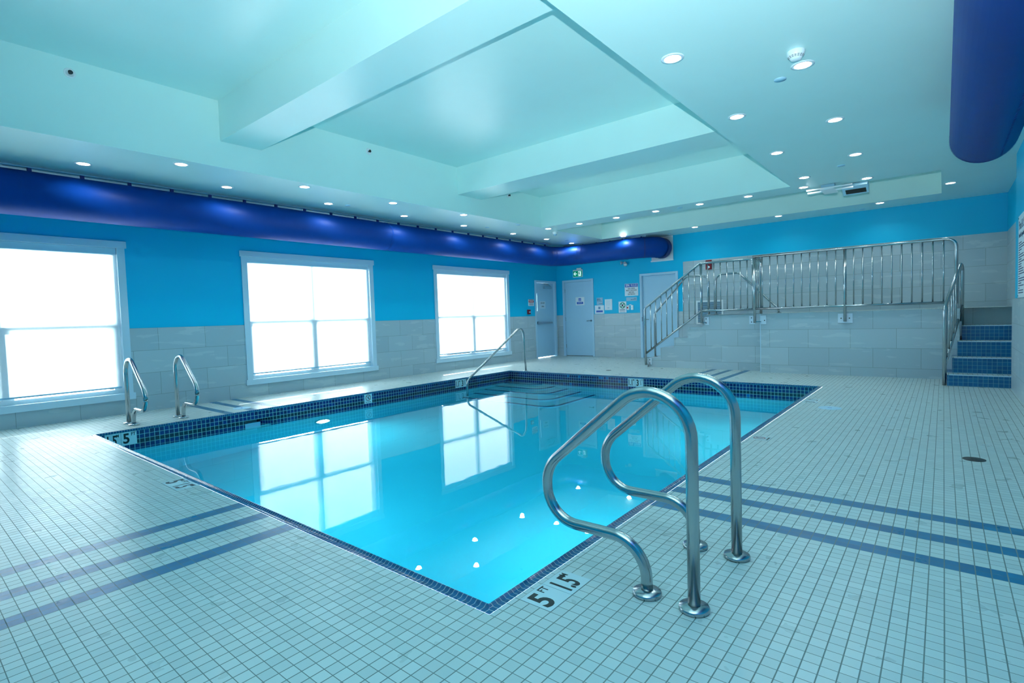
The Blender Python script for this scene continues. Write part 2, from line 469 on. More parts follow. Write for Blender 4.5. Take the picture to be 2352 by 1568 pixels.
# outer skin (blocks the sky everywhere but at the openings)
m = MB()
for z0, z1, ops in ((-.1, WZ0, [(D1[0], D1[1])]), (WZ0, D1[2], alls), (D1[2], WZ1, WIN), (WZ1, 3.95, [])):
    ys = [YB-.3]
    for a, b in ops: ys += [a, b]
    ys.append(YF+.3)
    for i in range(0, len(ys), 2): m.quad((XW-.2, ys[i], z0), (XW-.2, ys[i+1], z0), (XW-.2, ys[i+1], z1), (XW-.2, ys[i], z1))
m.build('outer_skin', M['white_trim'], wl)

# far wall
TXE = -3.555
D2 = (-7.00, -6.10, 2.075); D3 = (-4.635, -3.735, 2.085)
m = MB()
def far_panel(x0, x1, z0, z1, y, mi, ops=()):
    xs = [x0]
    for a, b in ops: xs += [a, b]
    xs.append(x1)
    for i in range(0, len(xs), 2): m.quad((xs[i], y, z0), (xs[i+1], y, z0), (xs[i+1], y, z1), (xs[i], y, z1), mi)
dd = [(D2[0], D2[1]), (D3[0], D3[1])]
far_panel(XW-.2, TXE, 0, ZT, YF, 1, dd)
far_panel(XW-.2, TXE, ZT, D2[2], YF+.006, 0, dd)
far_panel(XW-.2, TXE, D2[2], 2.345, YF+.006, 0)
far_panel(TXE, XA+.2, 0, 2.345, YF, 1)
far_panel(XW-.2, XA+.2, 2.345, ZC, YF+.006, 0)
m.quad((TXE, YF, 2.345), (XA+.2, YF, 2.345), (XA+.2, YF+.006, 2.345), (TXE, YF+.006, 2.345), 1)
m.quad((TXE, YF, ZT), (TXE, YF+.006, ZT), (TXE, YF+.006, 2.345), (TXE, YF, 2.345), 1)
wf = struct(m.build('wall_far', [M['blue_paint'], M['tile_far']]))
MB().box(XW-.3, YF+.1, -.1, XA+.5, YF+.2, 3.95).build('backing', M['white_trim'], wf)

# right wall, alcove wall, back wall
m = MB()
m.box(XR+.028, YB-.2, 0, XA+.25, YRE, ZS+.6, 0)
m.box(XR, YB-.2, 0, XR+.03, YRE, 1.17, 1)
struct(m.build('wall_right', [M['blue_paint'], M['tile_right']]))
m = MB(); m.box(XA, YRE-.01, 0, XA+.25, YF+.2, 2.345, 1); m.box(XA+.004, YRE-.01, 2.345, XA+.25, YF+.2, ZS+.6, 0)
struct(m.build('wall_alcove', [M['blue_paint'], M['tile_right']]))
m = MB(); m.box(XW-.2, YB-.2, 0, XA+.3, YB, ZC, 0)
struct(m.build('wall_back', M['blue_paint']))

# ------------------------------------------------------------------ windows
def window(i, a, b, name):
    root = empty_struct(name, (XW, (a+b)/2, WZ0))
    xo = XW-.085
    # casing on the wall face
    f = MB()
    f.box(XW-.003, a-.085, WZ0, XW+.018, a+.004, WZ1); f.box(XW-.003, b-.004, WZ0, XW+.018, b+.085, WZ1)
    f.build('casing', M['white_trim'], root, bevel=.003)
    MB().box(XW-.003, a-.105, WZ1-.004, XW+.026, b+.105, WZ1+.088).build('head_casing', M['white_trim'], root, bevel=.003)
    MB().box(XW-.003, a-.108, WZ0-.084, XW+.028, b+.108, WZ0+.004).build('sill_casing', M['white_trim'], root, bevel=.003)
    # vinyl frame with one mullion and one meeting rail
    f = MB(); mid = (a+b)/2; w_ = .055
    x0, x1 = xo-.06, xo
    f.box(x0, a, WZ0, x1, a+w_, WZ1); f.box(x0, b-w_, WZ0, x1, b, WZ1)
    f.box(x0, a+w_, WZ0, x1, b-w_, WZ0+w_); f.box(x0, a+w_, WZ1-w_, x1, b-w_, WZ1)
    f.box(x0, mid-.035, WZ0+w_, x1, mid+.035, WZ1-w_)
    for p, q in ((a+w_, mid-.035), (mid+.035, b-w_)):
        f.box(x0+.01, p, 1.17, x1, q, 1.23)
        f.box(x0+.012, p, WZ0+w_, x1-.012, p+.04, 1.17); f.box(x0+.012, q-.04, WZ0+w_, x1-.012, q, 1.17)
    f.build('window_frame', M['white'], root, bevel=.003)
    MB().box(xo-.04, a+.01, WZ0+.01, xo-.034, b-.01, WZ1-.01).build('pane', M['pane'], root)
    return root
for i, (a, b) in enumerate(WIN): window(i, a, b, 'window_%d' % (i+1))

def roller_shade(a, b, label):
    t = thing('roller_shade', label, 'blind', (XW-.03, (a+b)/2, WZ1), 'roller shades in the windows')
    MB().box(XW-.058, a+.006, WZ1-.095, XW-.004, b-.006, WZ1-.003).build('headbox', M['white_trim'], t, bevel=.006)
    MB().box(XW-.036, a+.020, .372, XW-.0352, b-.034, WZ1-.09).build('fabric', M['shade'], t)
    MB().box(XW-.045, a+.018, .352, XW-.026, b-.032, .374).build('bottom_bar', M['plaque'], t, bevel=.004)
    return t
roller_shade(*WIN[0], 'lowered white roller shade in the window nearest the camera, cut by the picture edge')
roller_shade(*WIN[1], 'lowered white roller shade in the middle window behind the long side of the pool')
roller_shade(*WIN[2], 'lowered white roller shade in the window beside the sloping pool handrail')

# ground and a shrub outside
struct(MB().quad((XW-.2, -25, -.3), (XW-.2, 30, -.3), (-60, 30, -.3), (-60, -25, -.3)).build('ground_outside', plain('pale_gravel', srgb(170, 175, 165), 0.9, noise=.1)))
t = thing('conifer', 'blurred dark conifer showing through the shade of the nearest window', 'tree', (-10.6, 1.35, -.3))
m = MB(); m.tube([(-10.6, 1.35, -.3), (-10.6, 1.35, 2.6)], [.06, .02], 8); m.build('trunk', plain('bark', srgb(60, 50, 45), .9), t)
m = MB()
for k in range(420):
    h = random.random(); z = .2+h*2.5; rr = (.62*(1-h)+.08); a = random.random()*6.283
    p = Vector((-10.6, 1.35, z)); d = Vector((math.cos(a), math.sin(a), -.15+random.random()*.5)).normalized()
    q = p+d*rr*random.uniform(.6, 1); s_ = Vector((-d.y, d.x, 0)).normalized()*.05
    m.add([p, q-s_, q+d*.08, q+s_], [(0, 1, 2, 3)])
m.build('foliage', plain('conifer_needles', srgb(60, 86, 70), .8), t)

# ------------------------------------------------------------------ doors
def door(name, axis, a, b, top, plane, out, hinge_hi, leafback=.035, frame=.052):
    """axis 'x': door in the far wall (a..b along x, plane = y);  axis 'y': door in the left wall"""
    root = empty_struct(name, (a if axis == 'x' else plane, plane if axis == 'x' else a, 0))
    def bx(mb, u0, u1, z0, z1, d0, d1):     # d: depth into the room is positive
        if axis == 'x': mb.box(u0, plane-d1, z0, u1, plane-d0, z1)
        else: mb.box(plane+d0, u0, z0, plane+d1, u1, z1)
    f = MB()
    bx(f, a-frame, a+.006, 0, top+frame, -.10, .018); bx(f, b-.006, b+frame, 0, top+frame, -.10, .018); bx(f, a+.006, b-.006, top-.006, top+frame, -.10, .018)
    f.build('door_frame', M['frame'], root, bevel=.003)
    l = MB(); bx(l, a+.009, b-.009, .012, top-.009, -.085, -leafback); l.build('door_leaf', M['door'], root, bevel=.002)
    return root, bx
# exit door in the left wall
r1, bx = door('door_1', 'y', D1[0], D1[1], D1[2], XW, 1, True, leafback=.05)
# vision slot: frame, lit glass seen from inside
m = MB(); bx(m, 10.085, 10.185, 1.26, 1.80, -.052, -.044); m.build('vision_frame', M['frame'], r1)
def leaf_with_slot():
    # the leaf is rebuilt round the slot so that daylight comes through it
    o = [c for c in r1.children if c.name.startswith('door_leaf')][0]
    me = o.data; D.objects.remove(o); D.meshes.remove(me)
    o = [c for c in r1.children if c.name.startswith('vision_frame')][0]
    me = o.data; D.objects.remove(o); D.meshes.remove(me)
    l = MB(); a, b = D1[0]+.009, D1[1]-.009; t = D1[2]-.009; s0, s1, h0, h1 = 10.10, 10.165, 1.29, 1.775
    for u0, u1, z0, z1 in ((a, s0, .012, t), (s1, b, .012, t), (s0, s1, .012, h0), (s0, s1, h1, t)): bx(l, u0, u1, z0, z1, -.085, -.05)
    l.build('door_leaf', M['door'], r1)
    l = MB()
    for u0, u1, z0, z1 in ((s0-.02, s0, h0-.02, h1+.02), (s1, s1+.02, h0-.02, h1+.02), (s0, s1, h0-.02, h0), (s0, s1, h1, h1+.02)): bx(l, u0, u1, z0, z1, -.05, -.045)
    l.build('glass_frame', M['frame'], r1)
    l = MB(); bx(l, s0, s1, h0, h1, -.07, -.066); l.build('glass', M['pane'], r1)
leaf_with_slot()
m = MB(); bx(m, 10.09, 10.80, .945, .985, -.045, .015); m.build('panic_bar', M['steel'], r1, bevel=.006)
m = MB(); bx(m, 10.09, 10.15, .925, 1.005, -.05, .02); m.build('latch_box', M['steel'], r1, bevel=.004)
m = MB(); bx(m, 10.46, 10.80, 1.905, 1.975, -.05, .02); m.build('door_closer', M['rail_alu'], r1, bevel=.006)
m = MB(); m.tube([(XW-.01, 10.76, 1.985), (XW+.06, 10.56, 2.02), (XW-.01, 10.46, 2.045)], .008, 8); m.build('closer_arm', M['steel'], r1)
def lever_door(name, d, handle_hi):
    r, bx = door(name, 'x', d[0], d[1], d[2], YF, 1, True)
    hx = d[1]-.06 if handle_hi else d[0]+.06; s = -1 if handle_hi else 1
    m = MB(); m.lathe((hx, YF+.035, .98), (0, -1, 0), [(.0001, 0), (.026, 0), (.026, .012), (.012, .016), (.010, .05), (.0001, .05)], 20)
    m.tube(fillet([(hx, YF-.01, .98), (hx+s*.02, YF-.012, .98), (hx+s*.12, YF-.006, .975)], [.01]), .009, 10)
    m.build('lever_handle', M['steel'], r)
    for z in (.28, 1.04, 1.84):
        q = MB(); hxx = d[0]+.004 if handle_hi else d[1]-.004
        q.tube([(hxx, YF+.03, z-.05), (hxx, YF+.03, z+.05)], .008, 8); q.build('hinge', M['steel'], r)
    return r
r2 = lever_door('door_2', D2, True); r3 = lever_door('door_3', D3, False)
MB().box(D2[0], YF+.03, 0, D2[1], YF+.09, .012).build('threshold', M['dark'], r2)
m = MB(); m.box(D3[0]-.003, YF-.021, .93, D3[0]+.010, YF-.0175, 1.04); m.build('strike_plate', M['dark'], r3)

# ------------------------------------------------------------------ pool
pool = thing('swimming_pool', 'rectangular indoor pool with navy waterline tiles and blue rim, sunk in the tiled deck', 'pool', (XL, 0, 0))
IW = .040                                               # inner wall face from outer rim
x0, x1, y0, y1 = XL+IW, XG-IW, IW, YP-IW
ZW = -.215
def zfl(y): return -1.26 if y > 5.0 else -1.26-(5.0-y)/5.0*.34
m = MB()
SK = (1.622, 1.985, -.34, -.122)                        # skimmer mouth on the left wall (y0, y1, z0, z1)
m.quad((x0, y0, 0), (x0, SK[0], 0), (x0, SK[0], -1.9), (x0, y0, -1.9)); m.quad((x0, SK[1], 0), (x0, y1, 0), (x0, y1, -1.9), (x0, SK[1], -1.9))
m.quad((x0, SK[0], 0), (x0, SK[1], 0), (x0, SK[1], SK[3]), (x0, SK[0], SK[3])); m.quad((x0, SK[0], SK[2]), (x0, SK[1], SK[2]), (x0, SK[1], -1.9), (x0, SK[0], -1.9))
m.quad((x1, y0, 0), (x1, y1, 0), (x1, y1, -1.9), (x1, y0, -1.9))
m.quad((x0, y0, 0), (x1, y0, 0), (x1, y0, -1.9), (x0, y0, -1.9)); m.quad((x0, y1, 0), (x1, y1, 0), (x1, y1, -1.9), (x0, y1, -1.9))
# skimmer throat
a, b, c, d = SK
for q in (((x0, a, c), (x0, a, d), (x0-.25, a, d), (x0-.25, a, c)), ((x0, b, c), (x0, b, d), (x0-.12, b-.10, d), (x0-.12, b-.10, c)), ((x0-.12, b-.10, c), (x0-.12, b-.10, d), (x0-.25, b-.10, d), (x0-.25, b-.10, c)),
          ((x0, a, d), (x0, b, d), (x0-.25, b, d), (x0-.25, a, d)), ((x0, a, c), (x0, b, c), (x0-.25, b, c), (x0-.25, a, c))): m.quad(*q)
m.build('pool_wall', M['pooltile'], pool)
m = MB(); m.quad((x0, 5.0, -1.26), (x1, 5.0, -1.26), (x1, y1, -1.26), (x0, y1, -1.26)); m.quad((x0, y0, zfl(y0)), (x1, y0, zfl(y0)), (x1, 5.0, -1.26), (x0, 5.0, -1.26))
m.build('pool_floor', M['plaster'], pool)
sk = MB(); sk.box(x0-.25, a, c, x0-.235, b-.1, d); sk.build('skimmer', M['white'], pool)
MB().box(x0-.10, a+.02, c, x0-.09, b-.12, -.175).build('weir_flap', M['lidwhite'], sk and pool)
# underwater lights: one in view on the window side, the rest added out of view to brighten the water
def pool_light(x, y, nx, ny, label, watts):
    t = thing('underwater_light', label, 'light', (x, y, -.72), 'underwater pool lights')
    N_ = Vector((nx, ny, 0))
    MB().lathe((x, y, -.72), N_, [(.125, -.002), (.125, .014), (.100, .018), (.096, .010)], 28).build('bezel', M['steel'], t)
    MB().lathe((x, y, -.72), N_, [(.098, .008), (.06, .018), (.0001, .022)], 24).build('lens', M['poollens'], t)
    l = lamp('underwater_lamp', 'AREA', watts, (.80, .97, 1.0), Vector((x, y, -.72))+N_*.05, N_); l.data.shape = 'DISK'; l.data.size = .18
pool_light(x0, 2.73, 1, 0, 'round white underwater lamp glowing below the skimmer on the window side', 36)
pool_light(x1, 1.9, -1, 0, 'added unseen underwater lamp below the rim beside the near grab rails', 36)
pool_light(x1, 5.2, -1, 0, 'added unseen underwater lamp below the rim near the far end', 36)
pool_light(-3.0, y0, 0, 1, 'added unseen underwater lamp in the short wall below the blue stripes', 36)
# corner steps, rounded
for i in range(5):
    ex, ey, top = -4.95+.305*i, 6.935-.315*i, ZW-.10-.20*i
    r = .30
    arc = [(ex-r+r*math.sin(t_), ey+r-r*math.cos(t_)) for t_ in [k*math.pi/16 for k in range(9)]]
    def outline(off):
        return [(ex-r+(r-off)*math.sin(t_), ey+r-(r-off)*math.cos(t_)) for t_ in [k*math.pi/16 for k in range(9)]]
    poly = [(x0-.01, ey)] + arc + [(ex, y1+.01), (x0-.01, y1+.01)]
    st = MB().prism(poly, top-.4 if i < 4 else -1.9, top).build('pool_step', M['plaster'], pool)
    # dark tile line along the nosing
    o1 = [(x0-.01, ey-.002)] + outline(-.002) + [(ex+.002, y1+.01)]; o2 = [(x0-.01, ey+.048)] + outline(.048) + [(ex-.048, y1+.01)]
    m = MB(); n = len(o1)
    m.add([(p[0], p[1], top+.002) for p in o1]+[(p[0], p[1], top+.002) for p in o2]+[(p[0], p[1], top-.03) for p in o1],
          [(k, k+1, n+k+1, n+k) for k in range(n-1)]+[(k, k+1, 2*n+k+1, 2*n+k) for k in range(n-1)])
    m.build('step_nosing', M['ink'], st)

# rim of small blue cove tiles: a lipped section swept round, one mesh per side
prof = [(0, 0.0005), (.008, .0012), (.016, .0005), (.024, .0008), (.031, .006), (.037, .0105), (.0425, .0100), (.0455, .004), (.0462, -.004), (.0450, -.012), (.0400, -.0165)]
def coping_side(p0, p1, inward, mat, name):
    P0, P1, I = Vector(p0), Vector(p1), Vector(inward); al = (P1-P0).normalized(); vs = []
    for d_, z_ in prof:
        vs.append(P0 + al*d_ + I*d_ + Vector((0, 0, z_))); vs.append(P1 - al*d_ + I*d_ + Vector((0, 0, z_)))
    m = MB(); m.add(vs, [(2*k, 2*k+1, 2*k+3, 2*k+2) for k in range(len(prof)-1)], 0, True)
    return m.build(name, mat, pool)
coping_side((XG, 0, 0), (XG, YP, 0), (-1, 0, 0), M['copy'], 'coping')
coping_side((XL, 0, 0), (XL, YP, 0), (1, 0, 0), M['copy'], 'coping')
coping_side((XL, 0, 0), (XG, 0, 0), (0, 1, 0), M['copx'], 'coping')
coping_side((XL, YP, 0), (XG, YP, 0), (0, -1, 0), M['copx'], 'coping')

wtr = MB().box(x0-.02, y0-.02, -1.95, x1+.02, y1+.02, ZW).build('pool_water', M['water'])
tag(wtr, 'still clear turquoise water filling the pool and mirroring the windows', 'water', kind='stuff')

# ------------------------------------------------------------------ handrails by the pool
def grab_rail(y, flip, base, label, zs=1.0):
    """figure-four ladder rail in the plane y; flip mirrors it for the window side"""
    fx = (lambda x: x) if not flip else (lambda x: base-x)
    t = thing('grab_rail', label, 'handrail', (fx(.5), y, 0), 'grab rails at the pool edge')
    key = [(.585, .004), (.585, 1.022), (-.088, .449), (-.088, .210), (.393, .214), (.393, .004)]
    pts = [(fx(x), y, z*zs) for x, z in key]
    MB().tube(fillet(pts, [.172, .165, .150, .150], 14), .0235, 24).build('rail_tube', M['steel'], t)
    for x in (.585, .393):
        MB().lathe((fx(x), y, 0), (0, 0, 1), [(.0001, 0), (.057, 0), (.058, .010), (.055, .017), (.030, .019), (.026, .022), (.0236, .022)], 40).build('flange', M['steel'], t)
    return t
grab_rail(.487, False, 0, 'curved stainless grab rail standing nearest the camera, beside the black 5 FT floor number')
grab_rail(1.022, False, 0, 'curved stainless grab rail behind the nearest one, beside the blue floor stripes')
grab_rail(.480, True, -5.735, 'curved stainless grab rail across the pool, in front of the corner of the nearest window', .95)
grab_rail(1.004, True, -5.715, 'curved stainless grab rail across the pool, before the stone wall tiles between two windows', .95)
t = thing('pool_handrail', 'slim sloping stainless handrail running from the far deck down into the water', 'handrail', (-5.458, 7.22, 0))
MB().tube(fillet([(-5.458, 7.225, .003), (-5.458, 7.170, .985), (-5.458, 5.455, .000), (-5.458, 5.455, -.62)], [.13, .16], 12), .0195, 20).build('rail_tube', M['steel'], t)
MB().lathe((-5.458, 7.225, 0), (0, 0, 1), [(.0001, 0), (.05, 0), (.05, .010), (.022, .014), (.0196, .014)], 28).build('flange', M['steel'], t)

# ------------------------------------------------------------------ platform, stairs, spa steps
PY, SY, PZ = 8.72, 8.95, 1.058
m = MB()
m.box(-1.24, PY, 0, 1.50, YF, PZ, 0)
m.box(1.50, 9.168, 0, XA, YF, PZ, 0)
m.box(-2.36, SY, 0, -1.24, YF, PZ-.004, 0)
m.box(-1.243, PY-.002, .0, -1.232, PY+.01, PZ, 2)
pf = struct(m.build('spa_platform', [M['tile_plat'], M['floor'], M['white_trim']]))  # raised spa platform, with a thin white strip at its corner
m = MB(); m.quad((-2.34, SY+.02, PZ+.001), (XA, SY+.02, PZ+.001), (XA, YF, PZ+.001), (-2.34, YF, PZ+.001)); m.quad((-1.22, PY+.02, PZ+.001), (1.48, PY+.02, PZ+.001), (1.48, SY+.02, PZ+.001), (-1.22, SY+.02, PZ+.001))
m.build('platform_paving', M['floor'], pf)
st = thing('staircase', 'grey stone-tiled steps climbing beside the third door to the spa platform', 'stairs', (-3.53, SY, 0))
hz = [.19, .41, .615, .830]; xs_ = [-3.53, -3.238, -2.942, -2.656, -2.36]
for i in range(4):
    MB().box(xs_[i], SY, 0, xs_[i+1]+.001, YF-.002, hz[i]).build('step', M['tile_plat'], st)
sp = thing('spa_steps', 'steps faced with blue mosaic rising to the spa beside the right-hand wall', 'stairs', (1.356, 7.94, 0))
ry = [7.94, 8.201, 8.457, 8.813, 9.168]; rx = [1.356, 1.413, 1.470, 1.526]; rt = [.158, .373, .587, .802]
for i in range(4):
    s_ = MB().box(rx[i], ry[i], 0 if i == 0 else rt[i-1]-.001, XA-.002, 9.166, rt[i]-.006, 0).build('step', M['steptile'], sp)
    MB().box(rx[i]+.0, ry[i]-.004, rt[i]-.006, XA-.003, ry[i+1] if i < 3 else 9.166, rt[i]).build('tread', M['floor'], s_)
    MB().box(rx[i]+.02, ry[i]-.007, rt[i]-.010, XA-.004, ry[i]-.003, rt[i]+.001).build('nosing', M['white_trim'], s_)

# ------------------------------------------------------------------ guard railings
def plate(parent, cx, y, cz, w_, h, holes, depth=.012):
    o = MB().box(cx-w_/2, y-depth, cz-h/2, cx+w_/2, y, cz+h/2).build('mounting_plate', M['plate_white'], parent, bevel=.002)
    for hx, hz_ in holes:
        MB().disc((cx+hx, y-depth-.003, cz+hz_), (0, 1, 0), .010, .004, 12).build('bolt', M['dark'], o)
    return o
g = thing('guard_railing', 'long stainless railing with upright bars along the front of the spa platform', 'railing', (-1.315, 8.66, .9))
gy = 8.66
MB().tube(fillet([(-1.338, gy, 2.082), (1.455, gy, 2.082), (1.455, gy, 1.13)], [.12], 12), .0225, 18).build('top_rail', M['steel'], g)
MB().tube([(-1.315, gy, 1.150), (1.455, gy, 1.150)], .020, 16).build('bottom_rail', M['steel'], g)
for x in (-1.315, .069): MB().tube([(x, gy, .895), (x, gy, 2.07)], .0235, 18).build('post', M['steel'], g)
for k in range(21):
    if k == 10: continue
    x = -1.182+.1247*k; MB().tube([(x, gy, 1.15), (x, gy, 2.075)], .0105, 10).build('baluster', M['steel'], g)
# short return towards the stairs
MB().tube(fillet([(-1.315, gy, 2.07), (-1.315, 9.10, 2.07), (-1.315, 9.10, PZ)], [.08]), .0215, 14).build('return_rail', M['steel'], g)
for y in (8.80, 8.92): MB().tube([(-1.315, y, 1.15), (-1.315, y, 2.07)], .0105, 10).build('baluster', M['steel'], g)
MB().tube([(-1.315, gy, 1.15), (-1.315, 9.10, 1.15)], .018, 14).build('return_rail', M['steel'], g)
plate(g, .067, PY, .947, .205, .155, [(-.058, 0), (.058, 0)])
plate(g, -1.185, PY, .947, .10, .155, [(.022, -.01)])
MB().box(-1.33, gy, .91, -1.215, PY, .925).build('bracket_arm', M['steel'], g)
MB().box(.055, gy, .91, .083, PY, .925).build('bracket_arm', M['steel'], g)

g = thing('stair_railing', 'stainless railing with upright bars rising along the stone stairs, before the third door', 'railing', (-3.54, 8.9, 0))
gy = 8.89
MB().tube(fillet([(-3.540, gy, .045), (-3.540, gy, 1.235), (-2.372, gy, 2.070), (-1.395, gy, 2.070), (-1.395, gy, 1.90)], [.075, .03, .07], 8), .0225, 18).build('top_rail', M['steel'], g)
MB().tube(fillet([(-3.540, gy, .283), (-2.350, gy, 1.146), (-1.395, gy, 1.146)], [.01], 3), .020, 16).build('bottom_rail', M['steel'], g)
MB().tube([(-1.395, gy, 1.146), (-1.395, gy, 1.95)], .0225, 14).build('post', M['steel'], g)
MB().tube([(-2.350, gy, .90), (-2.350, gy, 2.06)], .0235, 18).build('post', M['steel'], g)
for k in range(9):
    x = -3.413+.1166*k; f_ = (x+3.54)/1.19
    MB().tube([(x, gy, .283+f_*.863), (x, gy, 1.235+(x+3.54)/1.168*.835)], .0105, 10).build('baluster', M['steel'], g)
for k in range(7):
    x = -2.222+.1205*k; MB().tube([(x, gy, 1.146), (x, gy, 2.065)], .0105, 10).build('baluster', M['steel'], g)
plate(g, -2.272, SY, .945, .092, .155, [(-.008, .04), (-.008, -.038)])
plate(g, -1.435, SY, .945, .10, .155, [(-.008, .04), (-.008, -.038)])
plate(g, -3.475, SY, .118, .085, .135, [(.0, .035), (.0, -.035)])
MB().box(-3.55, gy, .05, -3.46, SY, .065).build('bracket_arm', M['steel'], g)
MB().box(-2.36, gy, .91, -2.28, SY, .925).build('bracket_arm', M['steel'], g)
MB().box(-1.41, gy, 1.14, -1.38, SY-.0, 1.155).build('bracket_arm', M['steel'], g)

g = thing('spa_step_railing', 'steep stainless railing seen end-on beside the blue mosaic spa steps', 'railing', (1.33, 7.98, 0))
A = Vector((1.327, 7.975, 0)); Bv = Vector((1.530, 8.985, 0))
def on(t_, z): p = A.lerp(Bv, t_); return (p.x, p.y, z)
MB().tube(fillet([on(0, .003), on(0, 1.075), on(1, 1.80), on(1, .70)], [.09, .10], 8), .0235, 18).build('top_rail', M['steel'], g)
MB().tube([on(0, .26), on(1, 1.10)], .021, 16).build('bottom_rail', M['steel'], g)
for k in range(1, 8):
    t_ = k/8.0; MB().tube([on(t_, .26+.84*t_), on(t_, 1.06+.72*t_)], .0105, 10).build('baluster', M['steel'], g)
o = MB().box(1.505, 8.93, .64, 1.525, 9.03, .86).build('mounting_plate', M['plate_white'], g, bevel=.002)
for z in (.70, .79): MB().disc((1.504, 8.97, z), (-1, 0, 0), .010, .004, 12).build('bolt', M['dark'], o)

ra = [(-3.510, 9.30, .19), (-3.510, 9.30, 1.115), (-2.805, 9.30, 1.862), (-2.345, 9.30, 1.848), (-2.345, 9.30, PZ)]
t = thing('stair_handrail', 'bent stainless handrail behind the stair bars, ending on the platform edge', 'handrail', (-3.51, 9.3, .19))
MB().tube(fillet(ra, [.10, .13, .14], 10), .0195, 16).build('rail_tube', M['steel'], t)
MB().lathe((-3.510, 9.30, .19), (0, 0, 1), [(.0001, 0), (.045, 0), (.045, .012), (.02, .016)], 24).build('flange', M['steel'], t)
MB().lathe((-2.345, 9.30, PZ), (0, 0, 1), [(.0001, 0), (.045, 0), (.045, .012), (.02, .016)], 24).build('flange', M['steel'], t)
rb = [(-2.205, 9.30, PZ), (-2.205, 9.30, 1.862), (-1.765, 9.30, 1.862), (-1.075, 9.30, 1.15), (-1.055, 9.30, PZ)]
t = thing('spa_handrail', 'bent stainless handrail behind the level bars, sloping down towards the spa', 'handrail', (-2.2, 9.3, PZ))
MB().tube(fillet(rb, [.14, .12, .05], 10), .0195, 16).build('rail_tube', M['steel'], t)
MB().lathe((-2.205, 9.30, PZ), (0, 0, 1), [(.0001, 0), (.045, 0), (.045, .012), (.02, .016)], 24).build('flange', M['steel'], t)
MB().lathe((-1.055, 9.30, PZ), (0, 0, 1), [(.0001, 0), (.04, 0), (.04, .010), (.02, .014)], 24).build('flange', M['steel'], t)

# ------------------------------------------------------------------ air ducts
DX, DZ, DR = -6.66, 2.70, .25
t = thing('air_duct', 'long royal blue fabric air duct hung over the windows, turning at the corner', 'duct', (DX, 4, DZ))
path = [(DX, YB+.05, DZ), (DX, 9.98, DZ), (DX+.10, 10.26, DZ+.01), (DX+.30, 10.43, DZ+.02), (DX+.56, 10.50, DZ+.03), (-4.70, 10.50, DZ+.03), (-4.42, 10.54, DZ+.03), (-4.20, 10.66, DZ+.03), (-4.08, 10.84, DZ+.03), (-4.06, 11.06, DZ+.02)]
MB().tube(path, DR, 48).build('duct_tube', M['duct'], t)
def ring(p, d, r=DR+.004, w_=.05, mat='duct', par=None):
    p, d = Vector(p), Vector(d).normalized()
    return MB().tube([p-d*w_/2, p+d*w_/2], r, 48, cap=False).build('seam_band', M[mat], par)
for y in (4.66, 9.72, 9.93): ring((DX, y, DZ), (0, 1, 0), par=t, w_=.035)
for x in (-6.06, -5.94, -4.74): ring((x, 10.50, DZ+.03), (1, 0, 0), par=t, w_=.035)
ring((-4.33, 10.58, DZ+.03), (.8, .5, 0), par=t, mat='duct_dark', w_=.02); ring((-4.07, 10.93, DZ+.02), (0, 1, 0), par=t, mat='duct_dark', w_=.14)
k = 0
y = -3.05
while y < 9.9:
    MB().box(DX-.012, y-.02, DZ+DR-.004, DX+.012, y+.02, ZS-.018).build('hanger_tab', M['duct_dark'], t); y += .473
for x in [-6.0, -5.6, -5.2, -4.85, -4.35]:
    MB().box(x-.02, 10.488, DZ+DR+.024, x+.02, 10.512, ZS-.018).build('hanger_tab', M['duct_dark'], t)
MB().box(DX-.014, YB+.03, ZS-.020, DX+.014, 9.95, ZS-.001).build('hanging_track', M['rail_alu'], t)
MB().box(-6.60, 10.488, ZS-.020, -4.78, 10.512, ZS-.001).build('hanging_track', M['rail_alu'], t)
MB().box(-4.66, 10.55, ZS-.020, -4.26, 10.575, ZS-.001).build('hanging_track', M['rail_alu'], t)
# wall box where the duct leaves
t = thing('duct_wall_plate', 'square galvanised plate on the far wall where the blue duct passes through', 'vent plate', (-4.07, YF, 2.4))
MB().box(-4.352, YF-.008, 2.425, -3.790, YF+.004, 3.005).build('plate', M['steel_bright'], t)
MB().box(-4.36, YF-.04, 2.405, -3.782, YF-.006, 2.435).build('flange_strip', M['white'], t)
MB().box(-3.812, YF-.03, 2.435, -3.786, YF-.006, 3.005).build('flange_strip', M['steel_bright'], t)
MB().box(-4.36, YF-.03, 2.975, -3.812, YF-.006, 3.005).build('flange_strip', M['steel_bright'], t)

EX, EZ = 1.600, 2.70
t = thing('air_duct', 'blue fabric air duct with a closed end hanging over the deck at the right', 'duct', (EX, 2, EZ))
seg = 48; m = MB(); ye = 5.28
m.tube([(EX, YB+.05, EZ), (EX, ye, EZ)], DR, seg); m.build('duct_tube', M['duct'], t)
ring((EX, ye-.012, EZ), (0, 1, 0), w_=.022, par=t)
m = MB()
yy = -1.2
while yy < ye-.06:
    a_ = math.radians(-62); c_ = Vector((EX+math.cos(a_)*DR, yy, EZ+math.sin(a_)*DR)); n_ = Vector((math.cos(a_), 0, math.sin(a_)))
    m.disc(c_-n_*.001, n_, .010, .003, 8); yy += .052
m.build('air_holes', M['duct_dark'], t)
y = -3.05
while y < ye:
    MB().box(EX-.012, y-.02, EZ+DR-.004, EX+.012, y+.02, ZS-.018).build('hanger_tab', M['duct_dark'], t); y += .473
MB().box(EX-.014, YB+.03, ZS-.020, EX+.014, ye-.02, ZS-.001).build('hanging_track', M['rail_alu'], t)

